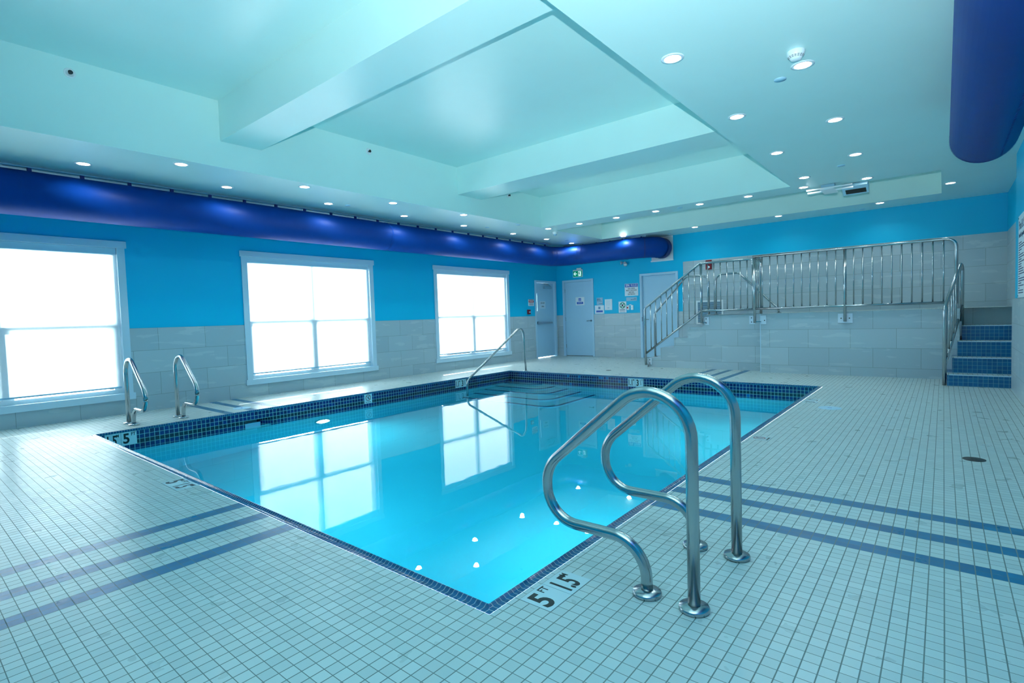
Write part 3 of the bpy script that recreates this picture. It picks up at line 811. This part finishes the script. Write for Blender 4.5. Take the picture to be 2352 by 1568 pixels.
# ------------------------------------------------------------------ recessed downlights
def downlight_proto():
    r = thing('recessed_downlight', 'x', 'light', (0, 0, 0))
    MB().lathe((0, 0, 0), (0, 0, -1), [(.082, .0), (.082, .004), (.060, .006), (.058, .001)], 28).build('trim_ring', M['white'], r)
    MB().lathe((0, 0, 0), (0, 0, -1), [(.0001, .003), (.059, .003)], 24).build('lens', M['lamp'], r)
    return r
proto = downlight_proto()
LIGHTS = []
ordw = ['nearest the camera', 'second from the camera', 'third from the camera', 'fourth from the camera', 'fifth from the camera', 'sixth from the camera', 'seventh from the camera', 'last before the corner']
for i, y in enumerate([.17, 1.70, 3.215, 4.715, 6.229, 7.80, 9.083, 10.20]): LIGHTS.append((-6.15, y, 'glowing ceiling downlight in the row along the window duct, '+ordw[i]))
for i, y in enumerate([.917, 2.427, 3.922]): LIGHTS.append((-5.45, y, 'glowing downlight in the row at the rim of the large recess, '+ordw[i]))
LIGHTS.append((-5.377, 5.441, 'fainter downlight in the row at the rim of the large recess, fourth from the camera'))
for i, x in enumerate([-5.244, -4.462, -3.62, -2.809, -1.995, -1.192, -.378]):
    LIGHTS.append((x, 7.88, 'downlight on the strip between the two ceiling recesses, %s from the windows' % ['first', 'second', 'third', 'fourth', 'fifth', 'sixth', 'seventh'][i]))
LIGHTS.append((.435, 7.959, 'downlight on the right-hand soffit beside the heater unit'))
for y, w_ in ((7.194, 'farthest'), (5.592, 'second farthest'), (4.003, 'second nearest'), (2.432, 'nearest')):
    LIGHTS.append((-.245, y, 'downlight on the right-hand soffit, row at the edge of the large recess, %s' % w_))
for y, w_ in ((6.392, 'farthest'), (4.807, 'middle one'), (3.238, 'one beside the smoke detector')):
    LIGHTS.append((.465, y, 'downlight on the right-hand soffit, row towards the blue duct, %s' % w_))
LIGHTS += [(1.39, 9.365, 'downlight past the right end of the farther ceiling recess'), (.406, 10.39, 'downlight over the spa platform, rightmost of the far row'),
           (-1.276, 10.325, 'downlight over the spa platform, middle of the far row'), (-2.966, 10.29, 'downlight above the stairs, in the far row'),
           (-4.686, 10.22, 'downlight just above the far run of the blue duct')]
for i, (x, y, lb) in enumerate(LIGHTS):
    if i == 0: o = proto
    else:
        o = proto.copy(); C.objects.link(o)
        for ch in proto.children:
            c2 = ch.copy(); C.objects.link(c2); c2.parent = o
    o.location = (x, y, ZS); o['label'] = lb; o['group'] = 'recessed ceiling downlights'
    l = lamp('downlight_lamp', 'SPOT', 17.0, (.78, .95, 1.0), (x, y, ZS-.012), (0, 0, -1)); l.data.spot_size = math.radians(150); l.data.spot_blend = .6; l.data.shadow_soft_size = .05

# round cover plates (concealed sprinklers)
for x, y, lb in ((.272, 3.394, 'flat round white cover plate on the ceiling beside the smoke detector'), (.254, 6.857, 'flat round white cover plate on the right-hand soffit near its far end'),
                 (-6.06, 3.50, 'flat round white cover plate beside the third downlight along the window duct'), (-5.984, 6.747, 'flat round white cover plate between fifth and sixth downlights of the duct row'),
                 (-5.372, 7.005, 'flat round white cover plate near the far corner of the large recess'), (-2.356, 7.901, 'flat round white cover plate between downlights on the strip between recesses'),
                 (-5.95, 9.665, 'flat round white cover plate by the corner of the windows and far wall'), (-3.746, 10.75, 'flat round white cover plate above the duct wall plate'), (.098, 10.85, 'flat round white cover plate over the spa platform')):
    o = MB().lathe((x, y, ZS), (0, 0, -1), [(.046, 0), (.046, .006), (.0001, .007)], 28).build('sprinkler_cover', M['lidwhite'])
    tag(o, lb, 'cover plate', 'round ceiling cover plates')
# side-wall sprinklers in the recess
for y, z, lb in ((-.076, 3.648, 'round white side-wall sprinkler in the recess, nearest the camera'), (3.377, 3.656, 'round white side-wall sprinkler in the recess between the two ceiling beams'), (6.613, 3.52, 'small side-wall sprinkler in the recess, just past the second beam')):
    t = thing('wall_sprinkler', lb, 'sprinkler', (MAIN[0], y, z), 'side-wall sprinklers')
    MB().lathe((MAIN[0], y, z), (1, 0, 0), [(.048, 0), (.048, .006), (.036, .010), (.030, .004), (.0001, .004)], 28).build('escutcheon', M['white'], t)
    MB().lathe((MAIN[0], y, z), (1, 0, 0), [(.012, .004), (.010, .03), (.020, .032), (.020, .036), (.0001, .036)], 16).build('sprinkler_head', M['dark'], t)
# smoke detector
t = thing('smoke_detector', 'white domed smoke detector on the ceiling at the upper right', 'smoke detector', (.471, 2.963, ZS))
MB().lathe((.471, 2.963, ZS), (0, 0, -1), [(.058, 0), (.060, .012), (.058, .020)], 36).build('base', M['white'], t)
MB().lathe((.471, 2.963, ZS), (0, 0, -1), [(.058, .020), (.056, .032), (.042, .050), (.034, .060), (.026, .064), (.0001, .066)], 36).build('cover', M['white'], t)
m = MB()
for row, (r_, h_) in enumerate(((.0525, .0375), (.0485, .0425), (.0447, .0475))):
    for k in range(16):
        a0 = 2*math.pi*k/16; vs = []
        for aa, hh, rr in ((a0, h_-.0012, r_+.0012), (a0+.26, h_-.0012, r_+.0012), (a0+.26, h_+.0012, r_-.0006), (a0, h_+.0012, r_-.0006)):
            vs.append((.471+rr*math.cos(aa), 2.963+rr*math.sin(aa), ZS-hh))
        m.quad(*vs)
m.build('sensor_slots', M['dark'], t)
# dome camera
t = thing('dome_camera', 'small white dome camera on the soffit by the far left corner', 'camera', (-5.41, 8.375, ZS))
MB().lathe((-5.41, 8.375, ZS), (0, 0, -1), [(.055, 0), (.055, .028), (.042, .05)], 28).build('housing', M['white'], t)
MB().lathe((-5.41, 8.375, ZS), (0, 0, -1), [(.042, .05), (.036, .068), (.020, .080), (.0001, .084)], 28).build('dome', M['plaque'], t)
# tube fixture and heater at the farther recess
t = thing('tube_light', 'white fixture with two parallel tubes and a square centre plate under the soffit', 'light', (-.05, 7.95, ZS))
MB().box(-.15, 7.93, ZS-.05, .03, 8.03, ZS).build('mount', M['rail_alu'], t, bevel=.004)
for dy, dz in ((-.05, -.062), (.045, -.086)):
    MB().tube([(-.34, 7.95+dy, ZS+dz), (.26, 7.95+dy, ZS+dz)], .013, 12).build('tube', M['white'], t)
m = MB(); m.add([(-.16, 7.90, ZS-.082), (.02, 7.90, ZS-.082), (.06, 8.06, ZS-.125), (-.12, 8.06, ZS-.125), (-.16, 7.90, ZS-.070), (.02, 7.90, ZS-.070), (.06, 8.06, ZS-.113), (-.12, 8.06, ZS-.113)],
      [(0, 1, 2, 3), (7, 6, 5, 4), (0, 4, 5, 1), (1, 5, 6, 2), (2, 6, 7, 3), (3, 7, 4, 0)]); m.build('centre_plate', M['white'], t)
t = thing('heater_unit', 'box-shaped grey unit with a dark slot hanging beside the tube fixture', 'heater', (.26, 8.2, ZS))
hx0, hx1 = .10, .43
def tilt(y_, z_): return (y_, z_)
m = MB()
fr = [(8.08, ZS-.055), (8.30, ZS-.150), (8.36, ZS-.02), (8.14, ZS-.005)]
m.add([(hx0, a_, b_) for a_, b_ in fr]+[(hx1, a_, b_) for a_, b_ in fr], [(0, 1, 2, 3), (7, 6, 5, 4), (0, 4, 5, 1), (1, 5, 6, 2), (2, 6, 7, 3), (3, 7, 4, 0)])
m.build('housing', M['lidwhite'], t, bevel=.003)
def onface(u, v, off):      # u 0..1 along x, v 0..1 down the lower face
    a_ = Vector((hx0+(hx1-hx0)*u, fr[0][0]+(fr[1][0]-fr[0][0])*v, fr[0][1]+(fr[1][1]-fr[0][1])*v)); n_ = Vector((0, -.095, -.22)).normalized()
    return a_+n_*off
m = MB(); m.quad(onface(.12, .38, .002), onface(.92, .38, .002), onface(.92, .86, .002), onface(.12, .86, .002)); m.build('slot', M['black'], t)
MB().box(.20, 8.15, ZS-.03, .33, 8.206, ZS).build('mount', M['dark'], t)

# ------------------------------------------------------------------ deck fittings
def lid(x, y, r, label, mat, name='skimmer_lid'):
    t = thing(name, label, 'cover', (x, y, 0))
    MB().lathe((x, y, 0), (0, 0, 1), [(r, 0), (r, .0025), (r-.006, .003), (r-.010, .0015), (r-.013, .003), (.0001, .0035)], 40).build('cover', mat, t)
    MB().box(x-.02, y-.006, .003, x+.02, y+.006, .005).build('finger_slot', M['signblue'] if mat is M['lidwhite'] else M['black'], t)
    return t
lid(.327, 5.362, .115, 'round pale blue skimmer lid on the deck past the no diving tile', M['lidwhite'])
lid(-6.205, 1.757, .115, 'round pale skimmer lid on the sunlit deck beside the middle window', M['lidwhite'])
lid(1.49, 3.57, .066, 'small dark round floor drain on the deck under the blue duct', M['rubber'], 'floor_drain')
lid(-3.94, 8.01, .055, 'small dark floor drain on the far deck before the stairs', M['rubber'], 'floor_drain')

# ------------------------------------------------------------------ depth and no-diving tiles
def marker(txt, sup, corner, right, up, label, size=.149, half=False, name='depth_marker_tile', half_txt=None):
    """square tile; corner = its lower left as read; right/up = reading directions"""
    R, U = Vector(right), Vector(up); N = R.cross(U); O = Vector(corner)
    t = thing(name, label, 'sign', tuple(O+R*size/2+U*size/2))
    g_ = .0012; vs = []
    for h in (-.004, .0012):
        for a_, b_ in ((g_, g_), (size-g_, g_), (size-g_, size-g_), (g_, size-g_)): vs.append(O+R*a_+U*b_+N*h)
    MB().add(vs, [(3, 2, 1, 0), (4, 5, 6, 7), (0, 1, 5, 4), (1, 2, 6, 5), (2, 3, 7, 6), (3, 0, 4, 7)]).build('tile', M['porcelain'], t)
    def T(s_, sz, cx, cyy, b=.0, sx=.8, al='CENTER', nm='numeral'):
        text_mesh(s_, sz, M['black'], O+R*cx+U*cyy+N*.0014, right, up, nm, t, b, sx, al, .0003)
    if txt == '5': T('5', .155, .048, .070, .0042, .88)
    elif txt == '1.5': T('1.5', .150, .058, .068, .0040, .56)
    elif txt == '1.1': T('1.1', .150, .056, .068, .0040, .56)
    elif txt == '3': T('3', .150, .042, .068, .0042, .70)
    if half_txt:
        T('1', .052, .090, .112, .0008, .8, nm='unit'); T('/', .060, .100, .086, .0006, 1, nm='unit'); T('2', .052, .104, .056, .0008, .8, nm='unit'); T(sup, .034, .124, .122, .0004, .8, nm='unit')
    else: T(sup, .052 if sup == 'FT' else .044, .116, .118, .0010, .82, nm='unit')
    return t
E = .0002
dm = 'depth marker tiles'
Rn, Un = (0, 1, 0), (-1, 0, 0)
marker('5', 'FT', (3*TS, 3*TS, E), Rn, Un, 'white deck tile reading 5 FT by the nearest grab rail', .1524)
marker('1.5', 'M', (3*TS, 6*TS, E), Rn, Un, 'white deck tile reading 1.5 M by the nearest grab rail', .1524)
marker('5', 'FT', (-62*TS+.02, -3*TS, E), (1, 0, 0), (0, 1, 0), 'white deck tile reading 5 FT at the short pool edge', .1524)
marker('1.5', 'M', (-59*TS+.02, -3*TS, E), (1, 0, 0), (0, 1, 0), 'white deck tile reading 1.5 M at the short pool edge', .1524)
marker('3', 'FT', (3*TS, 111*TS, E), Rn, Un, 'white deck tile reading 3 1/2 FT on the right-hand deck before the skimmer lid', .1524, half_txt=True)
marker('1.1', 'M', (3*TS, 114*TS, E), Rn, Un, 'white deck tile reading 1.1 M on the right-hand deck before the far pool corner', .1524)
xw_ = x0+.001
RL, UL = (0, 1, 0), (0, 0, 1)
marker('1.5', 'M', (xw_, .121, -.166), RL, UL, 'white wall tile reading 1.5 M above the water, window side')
marker('5', 'FT', (xw_, .270, -.166), RL, UL, 'white wall tile reading 5 FT above the water, on the window side')
marker('1.1', 'M', (xw_, 5.500, -.166), RL, UL, 'white wall tile reading 1.1 M above the water beside the sloping handrail')
marker('3', 'FT', (xw_, 5.650, -.166), RL, UL, 'white wall tile reading 3 1/2 FT beside the sloping handrail', half_txt=True)
marker('1.1', 'M', (-3.067, y1-.001, -.166), (1, 0, 0), UL, 'white wall tile reading 1.1 M above water, far pool side')
marker('3', 'FT', (-2.917, y1-.001, -.166), (1, 0, 0), UL, 'white wall tile reading 3 1/2 FT above water, far pool side', half_txt=True)

def no_diving(corner, right, up, label, size=.150):
    R, U = Vector(right), Vector(up); N = R.cross(U); O = Vector(corner)
    t = thing('no_diving_tile', label, 'sign', tuple(O))
    vs = []
    for h in (-.004, .0012):
        for a_, b_ in ((.001, .001), (size-.001, .001), (size-.001, size-.001), (.001, size-.001)): vs.append(O+R*a_+U*b_+N*h)
    MB().add(vs, [(3, 2, 1, 0), (4, 5, 6, 7), (0, 1, 5, 4), (1, 2, 6, 5), (2, 3, 7, 6), (3, 0, 4, 7)]).build('tile', M['porcelain'], t)
    c = O+R*size*.5+U*size*.60
    P = lambda a_, b_, h=.0016: c+R*a_+U*b_+N*h
    # diver figure
    m = MB(); m.disc(P(.012, .022, .0013), N, .007, .0006, 14)
    m.add([P(-.004, -.030), P(.004, -.030), P(.012, .010), P(.002, .014)], [(0, 1, 2, 3)]); m.add([P(.002, .012), P(.010, .010), P(.030, .030), P(.026, .033)], [(0, 1, 2, 3)])
    m.add([P(-.012, -.006), P(-.004, .000), P(.004, -.006), P(.000, -.012)], [(0, 1, 2, 3)]); m.build('diver_symbol', M['ink'], t)
    m = MB(); n = 40; ro, ri = .050, .041
    m.add([P(ro*math.cos(2*math.pi*k/n), ro*math.sin(2*math.pi*k/n), .0018) for k in range(n)]+[P(ri*math.cos(2*math.pi*k/n), ri*math.sin(2*math.pi*k/n), .0018) for k in range(n)],
          [(k, (k+1) % n, n+(k+1) % n, n+k) for k in range(n)])
    m.add([P(-.034, .028, .002), P(-.028, .034, .002), P(.034, -.028, .002), P(.028, -.034, .002)], [(0, 1, 2, 3)]); m.build('ban_ring', M['nosign_red'], t)
    text_mesh('NO DIVING', .020, M['black'], O+R*size*.5+U*size*.13+N*.0014, right, up, 'lettering', t, .0005, 1.0)
    return t
no_diving((xw_, 3.477, -.166), RL, UL, 'white tile with a red no diving ring above the water on the window side')
no_diving((3*TS, 67*TS, E), Rn, Un, 'white deck tile with a red no diving ring on the right-hand pool edge', .1524)

# ------------------------------------------------------------------ wall signs (far wall faces -y, left wall faces +x)
def board(name, label, cat, x0_, x1_, z0_, z1_, mat, y=YF, th=.004, rot=0):
    t = thing(name, label, cat, ((x0_+x1_)/2, y, (z0_+z1_)/2))
    MB().box(x0_, y-th, z0_, x1_, y+.0065, z1_).build('panel', mat, t, bevel=.001)
    return t
FR, FU = (1, 0, 0), (0, 0, 1)
def ftext(t, s_, sz, cx, cz, mat, y=YF, th=.0045, b=.0, sx=1.0, nm='lettering', al='CENTER'):
    return text_mesh(s_, sz, mat, (cx, y-th-.0006, cz), FR, FU, nm, t, b, sx, al, .0004)
def frect(t, x0_, x1_, z0_, z1_, mat, nm='print', y=YF, th=.0045):
    return MB().box(x0_, y-th-.0012, z0_, x1_, y-th, z1_).build(nm, mat, t)
# lit exit sign
t = thing('exit_sign', 'green lit running-man exit sign with an arrow above the second door', 'sign', (-6.525, YF, 2.3))
MB().box(-6.675, YF-.03, 2.19, -6.372, YF+.006, 2.402).build('housing', M['white'], t, bevel=.004)
MB().box(-6.662, YF-.0325, 2.205, -6.386, YF-.029, 2.365).build('green_panel', M['greenlit'], t)
MB().box(-6.56, YF-.02, 2.402, -6.42, YF+.006, 2.445).build('bracket', M['white'], t)
yq = YF-.0335
def poly(t, pts, mat, nm): m_ = MB(); m_.add([(px_, yq, pz_) for px_, pz_ in pts], [tuple(range(len(pts)))]); return m_.build(nm, mat, t)
poly(t, [(-6.648, 2.287), (-6.600, 2.340), (-6.585, 2.328), (-6.612, 2.297), (-6.545, 2.297), (-6.545, 2.277), (-6.612, 2.277), (-6.585, 2.246), (-6.600, 2.234)], M['whitelit'], 'arrow_symbol')
poly(t, [(-6.500, 2.222), (-6.500, 2.350), (-6.415, 2.350), (-6.415, 2.222)], M['whitelit'], 'doorway_symbol')
yq = YF-.0340
m = MB(); m.disc((-6.452, yq, 2.335), (0, -1, 0), .011, .0004, 12)
m.add([(x_, yq, z_) for x_, z_ in ((-6.470, 2.322), (-6.448, 2.322), (-6.452, 2.285), (-6.430, 2.262), (-6.436, 2.250), (-6.465, 2.272), (-6.478, 2.236), (-6.500, 2.236), (-6.500, 2.246), (-6.486, 2.248), (-6.474, 2.290), (-6.490, 2.300), (-6.496, 2.290), (-6.500, 2.312))], [tuple(range(14))])
m.build('running_figure', M['signgreen'], t)
# emergency twin head lamp
t = thing('emergency_light', 'chrome twin-head emergency lamp on the blue far wall under the duct', 'light', (-5.09, YF, 2.44))
MB().disc((-5.09, YF+.006, 2.452), (0, -1, 0), .035, .03, 20).build('base', M['white'], t)
MB().lathe((-5.050, YF-.05, 2.418), (.35, -1, -.35), [(.02, -.03), (.048, .02), (.050, .035), (.0001, .036)], 24).build('lamp_head', M['steel_bright'], t)
MB().lathe((-5.155, YF-.05, 2.462), (-.9, -.6, -.15), [(.02, -.03), (.046, .02), (.048, .035), (.0001, .036)], 24).build('lamp_head', M['steel_bright'], t)
# spa rules
t = board('spa_rules_sign', 'white SPA RULES sign with a blue heading beside the third door', 'sign', -5.112, -4.735, 1.595, 1.912, M['paper'])
frect(t, -5.103, -4.744, 1.823, 1.904, M['signblue'])
ftext(t, 'SPA', .078, -5.025, 1.863, M['paper'], th=.006, b=.002, sx=.85); ftext(t, 'RULES', .078, -4.850, 1.863, M['paper'], th=.006, sx=.82)
for s_, z_ in (('SPA USERS', 1.785), ('MUST SHOWER', 1.736), ('BEFORE', 1.687), ('ENTERING', 1.638)): ftext(t, s_, .050, -4.922, z_, M['black'], b=.0005, sx=.85)
t = board('room_plaque', 'pale blue plaque reading POOL MECHANICAL under the spa rules sign', 'sign', -5.075, -4.780, 1.462, 1.562, M['plaque'])
ftext(t, 'POOL', .024, -4.795, 1.528, M['ink'], b=.0006, al='RIGHT'); ftext(t, 'MECHANICAL', .024, -4.795, 1.497, M['ink'], b=.0006, al='RIGHT')
t = board('restroom_plaque', 'pale blue plaque with restroom figures beside the second door', 'sign', -5.957, -5.770, 1.402, 1.594, M['plaque'])
for cx in (-5.925, -5.880):
    m = MB(); m.disc((cx, YF-.0045, 1.572), (0, -1, 0), .008, .001, 10); m.box(cx-.010, YF-.0056, 1.525, cx+.010, YF-.0045, 1.560); m.box(cx-.007, YF-.0056, 1.488, cx-.002, YF-.0045, 1.525); m.box(cx+.002, YF-.0056, 1.488, cx+.007, YF-.0045, 1.525); m.build('figure_symbol', M['ink'], t)
m = MB(); m.disc((-5.835, YF-.0045, 1.545), (0, -1, 0), .008, .001, 10); m.tube([(-5.835, YF-.005, 1.535), (-5.835, YF-.005, 1.512), (-5.815, YF-.005, 1.512), (-5.806, YF-.005, 1.492)], .003, 6)
m.tube([(-5.832+.020*math.cos(a_), YF-.005, 1.502+.020*math.sin(a_)) for a_ in [2+k*.4 for k in range(11)]], .0025, 6); m.build('wheelchair_symbol', M['ink'], t)
ftext(t, 'RESTROOM', .020, -5.783, 1.430, M['ink'], b=.0006, al='RIGHT')
t = board('notice_paper', 'white sheet of faint print taped to the blue wall beside the restroom plaque', 'paper', -5.710, -5.490, 1.252, 1.540, M['paper'])
for k in range(5): frect(t, -5.675, -5.53-.02*(k % 2), 1.50-.03*k, 1.504-.03*k, M['plaque'])
frect(t, -5.63, -5.575, 1.300, 1.318, M['plaque'])
t = board('shower_notice', 'white taped notice with a blue printed picture below the restroom plaque', 'paper', -6.018, -5.737, 1.162, 1.388, M['paper'])
frect(t, -5.915, -5.840, 1.285, 1.352, M['plaque']); frect(t, -5.888, -5.868, 1.290, 1.345, M['signblue']); frect(t, -5.975, -5.775, 1.200, 1.250, M['signblue'])
t = board('first_aid_sign', 'white sign with a green ringed cross between the papers and switches', 'sign', -5.300, -5.078, 1.170, 1.460, M['paper'])
m = MB(); m.disc((-5.186, YF-.0040, 1.360), (0, -1, 0), .082, .0015, 32); m.build('green_disc', M['signgreen'], t)
frect(t, -5.206, -5.166, 1.298, 1.422, M['paper'], th=.0056); frect(t, -5.248, -5.124, 1.340, 1.380, M['paper'], th=.0056)
for z_ in (1.247, 1.222): frect(t, -5.265, -5.115, z_, z_+.010, M['ink'])
for k in range(4): frect(t, -5.25+.037*k, -5.232+.037*k, 1.183, 1.197, M['ink'])
t = board('emergency_stop', 'white switch plate with a red mushroom button beside the first aid sign', 'switch', -5.060, -4.992, 1.235, 1.356, M['white'], th=.012)
MB().lathe((-5.033, YF-.012, 1.293), (0, -1, 0), [(.010, 0), (.010, .012), (.019, .014), (.019, .024), (.0001, .028)], 20).build('button', M['red'], t)
t = board('switch_plate', 'plain white switch plate beside the red stop button', 'switch', -4.948, -4.878, 1.233, 1.356, M['white'], th=.010)
MB().box(-4.918, YF-.018, 1.282, -4.908, YF-.010, 1.305).build('toggle', M['lidwhite'], t)
t = board('switch_label', 'tiny white label strip above the two switch plates', 'label', -4.998, -4.936, 1.358, 1.378, M['white'], th=.002)
# poster on door 2
t = thing('door_notice', 'blue and white restroom notice taped to the second door', 'paper', (-6.505, YF+.03, 1.52))
MB().box(-6.648, YF+.0315, 1.415, -6.366, YF+.036, 1.640).build('sheet', M['paper'], t)
def dr(x0_, x1_, z0_, z1_, mat): MB().box(x0_, YF+.0300, z0_, x1_, YF+.0318, z1_).build('print', mat, t)
dr(-6.555, -6.470, 1.530, 1.610, M['signblue']); dr(-6.608, -6.408, 1.447, 1.508, M['signblue'])
for cx in (-6.530, -6.498):
    m = MB(); m.disc((cx, YF+.0300, 1.588), (0, -1, 0), .006, .0008, 10); m.box(cx-.007, YF+.0288, 1.540, cx+.007, YF+.0300, 1.580); m.build('figure_symbol', M['paper'], t)
text_mesh('RESTROOM', .028, M['paper'], (-6.508, YF+.0290, 1.478), FR, FU, 'lettering', t, .0004, .9, 'CENTER', .0004)
# fire alarm strobe and vent on the far wall
t = thing('fire_alarm', 'red wall fire alarm with a round white lens behind the stair rail', 'alarm', (-2.93, YF, 2.2))
MB().box(-3.000, YF-.045, 2.105, -2.864, YF, 2.325).build('body', M['deepred'], t, bevel=.006)
MB().lathe((-2.930, YF-.045, 2.160), (0, -1, 0), [(.030, 0), (.028, .012), (.0001, .02)], 20).build('strobe_lens', M['white'], t)
t = thing('wall_vent', 'white louvred air grille low on the tiled wall behind the stair bars', 'vent', (-2.935, YF, 1.1))
m = MB(); vx0, vx1, vz0, vz1 = -3.247, -2.622, .835, 1.390
m.box(vx0, YF-.012, vz0, vx0+.035, YF, vz1); m.box(vx1-.035, YF-.012, vz0, vx1, YF, vz1); m.box(vx0+.035, YF-.012, vz1-.035, vx1-.035, YF, vz1); m.box(vx0+.035, YF-.012, vz0, vx1-.035, YF, vz0+.035)
m.build('grille_frame', M['white'], t, bevel=.002)
MB().box(vx0+.035, YF-.002, vz0+.035, vx1-.035, YF+.0, vz1-.035).build('backing', M['dark'], t)
m = MB(); z_ = vz0+.045
while z_ < vz1-.045: m.quad((vx0+.035, YF-.003, z_+.012), (vx1-.035, YF-.003, z_+.012), (vx1-.035, YF-.012, z_), (vx0+.035, YF-.012, z_)); z_ += .022
m.build('louvres', M['plaque'], t)
# left wall signs
LR, LU = (0, 1, 0), (0, 0, 1)
def ltext(t, s_, sz, cy2, cz, mat, x, b=.0, sx=1.0): return text_mesh(s_, sz, mat, (x, cy2, cz), LR, LU, 'lettering', t, b, sx, 'CENTER', .0004)
t = thing('emergency_sign', 'small white sign with a red heading on the blue wall by the exit door', 'sign', (XW, 9.83, 1.52))
MB().box(XW-.006, 9.712, 1.428, XW+.003, 9.952, 1.606).build('panel', M['paper'], t)
MB().box(XW+.003, 9.720, 1.522, XW+.004, 9.944, 1.565).build('print', M['red'], t); MB().box(XW+.003, 9.720, 1.580, XW+.004, 9.944, 1.596).build('print', M['nosign_red'], t)
ltext(t, 'EXIT ONLY', .036, 9.832, 1.544, M['paper'], XW+.0045, .0005, .85)
for k in range(3): MB().box(XW+.003, 9.74, 1.500-.026*k, XW+.004, 9.925, 1.510-.026*k).build('print', M['ink'], t)
t = thing('fire_pull_station', 'dark red fire alarm pull box on the blue wall by the exit door', 'alarm', (XW, 9.7, 1.27))
MB().box(XW-.006, 9.650, 1.210, XW+.045, 9.745, 1.330).build('body', M['deepred'], t, bevel=.004)
MB().box(XW+.045, 9.665, 1.255, XW+.055, 9.730, 1.275).build('pull_bar', M['white'], t)
t = thing('do_not_open_paper', 'white paper reading DO NOT OPEN taped to the exit door', 'paper', (XW-.05, 10.42, 1.46))
MB().box(XW-.0505, 10.292, 1.357, XW-.047, 10.552, 1.562).build('sheet', M['plate_white'], t)
ltext(t, 'DO NOT', .058, 10.422, 1.505, M['black'], XW-.0465, .0008, .8); ltext(t, 'OPEN', .058, 10.422, 1.410, M['black'], XW-.0465, .0008, .8)
# regulations board on the right wall (faces -x)
XRS = XR+.028
t = thing('regulations_board', 'tall white Pool and Spa regulations board on the right-hand blue wall', 'sign', (XRS, 7.2, 1.65))
yb0, yb1 = 6.72, 7.56
MB().box(XRS-.006, yb0, 1.175, XRS+.001, yb1, 2.165).build('panel', M['paper'], t, bevel=.001)
RR, RU = (0, -1, 0), (0, 0, 1)
def rtext(s_, sz, yy_, zz, b=0, sx=1, al='LEFT'): return text_mesh(s_, sz, M['ink'], (XRS-.0066, yy_, zz), RR, RU, 'lettering', t, b, sx, al, .0004)
rtext('Pool & Spa', .15, 7.50, 2.04, .001, 1.05); rtext('Health Regulations', .078, 7.50, 1.925, .0006, 1.05)
zz = 1.84
for k in range(22):
    L_ = random.choice((.55, .62, .66, .5, .30, .12)); MB().box(XRS-.0068, 7.50-L_, zz-.012, XRS-.006, 7.50, zz).build('text_line', M['ink'], t); zz -= .0285
for y_, z_ in ((yb0+.03, 1.20), (yb1-.03, 1.20), (yb0+.03, 2.14), (yb1-.03, 2.14)): MB().disc((XRS-.006, y_, z_), (-1, 0, 0), .008, .003, 10).build('screw', M['dark'], t)
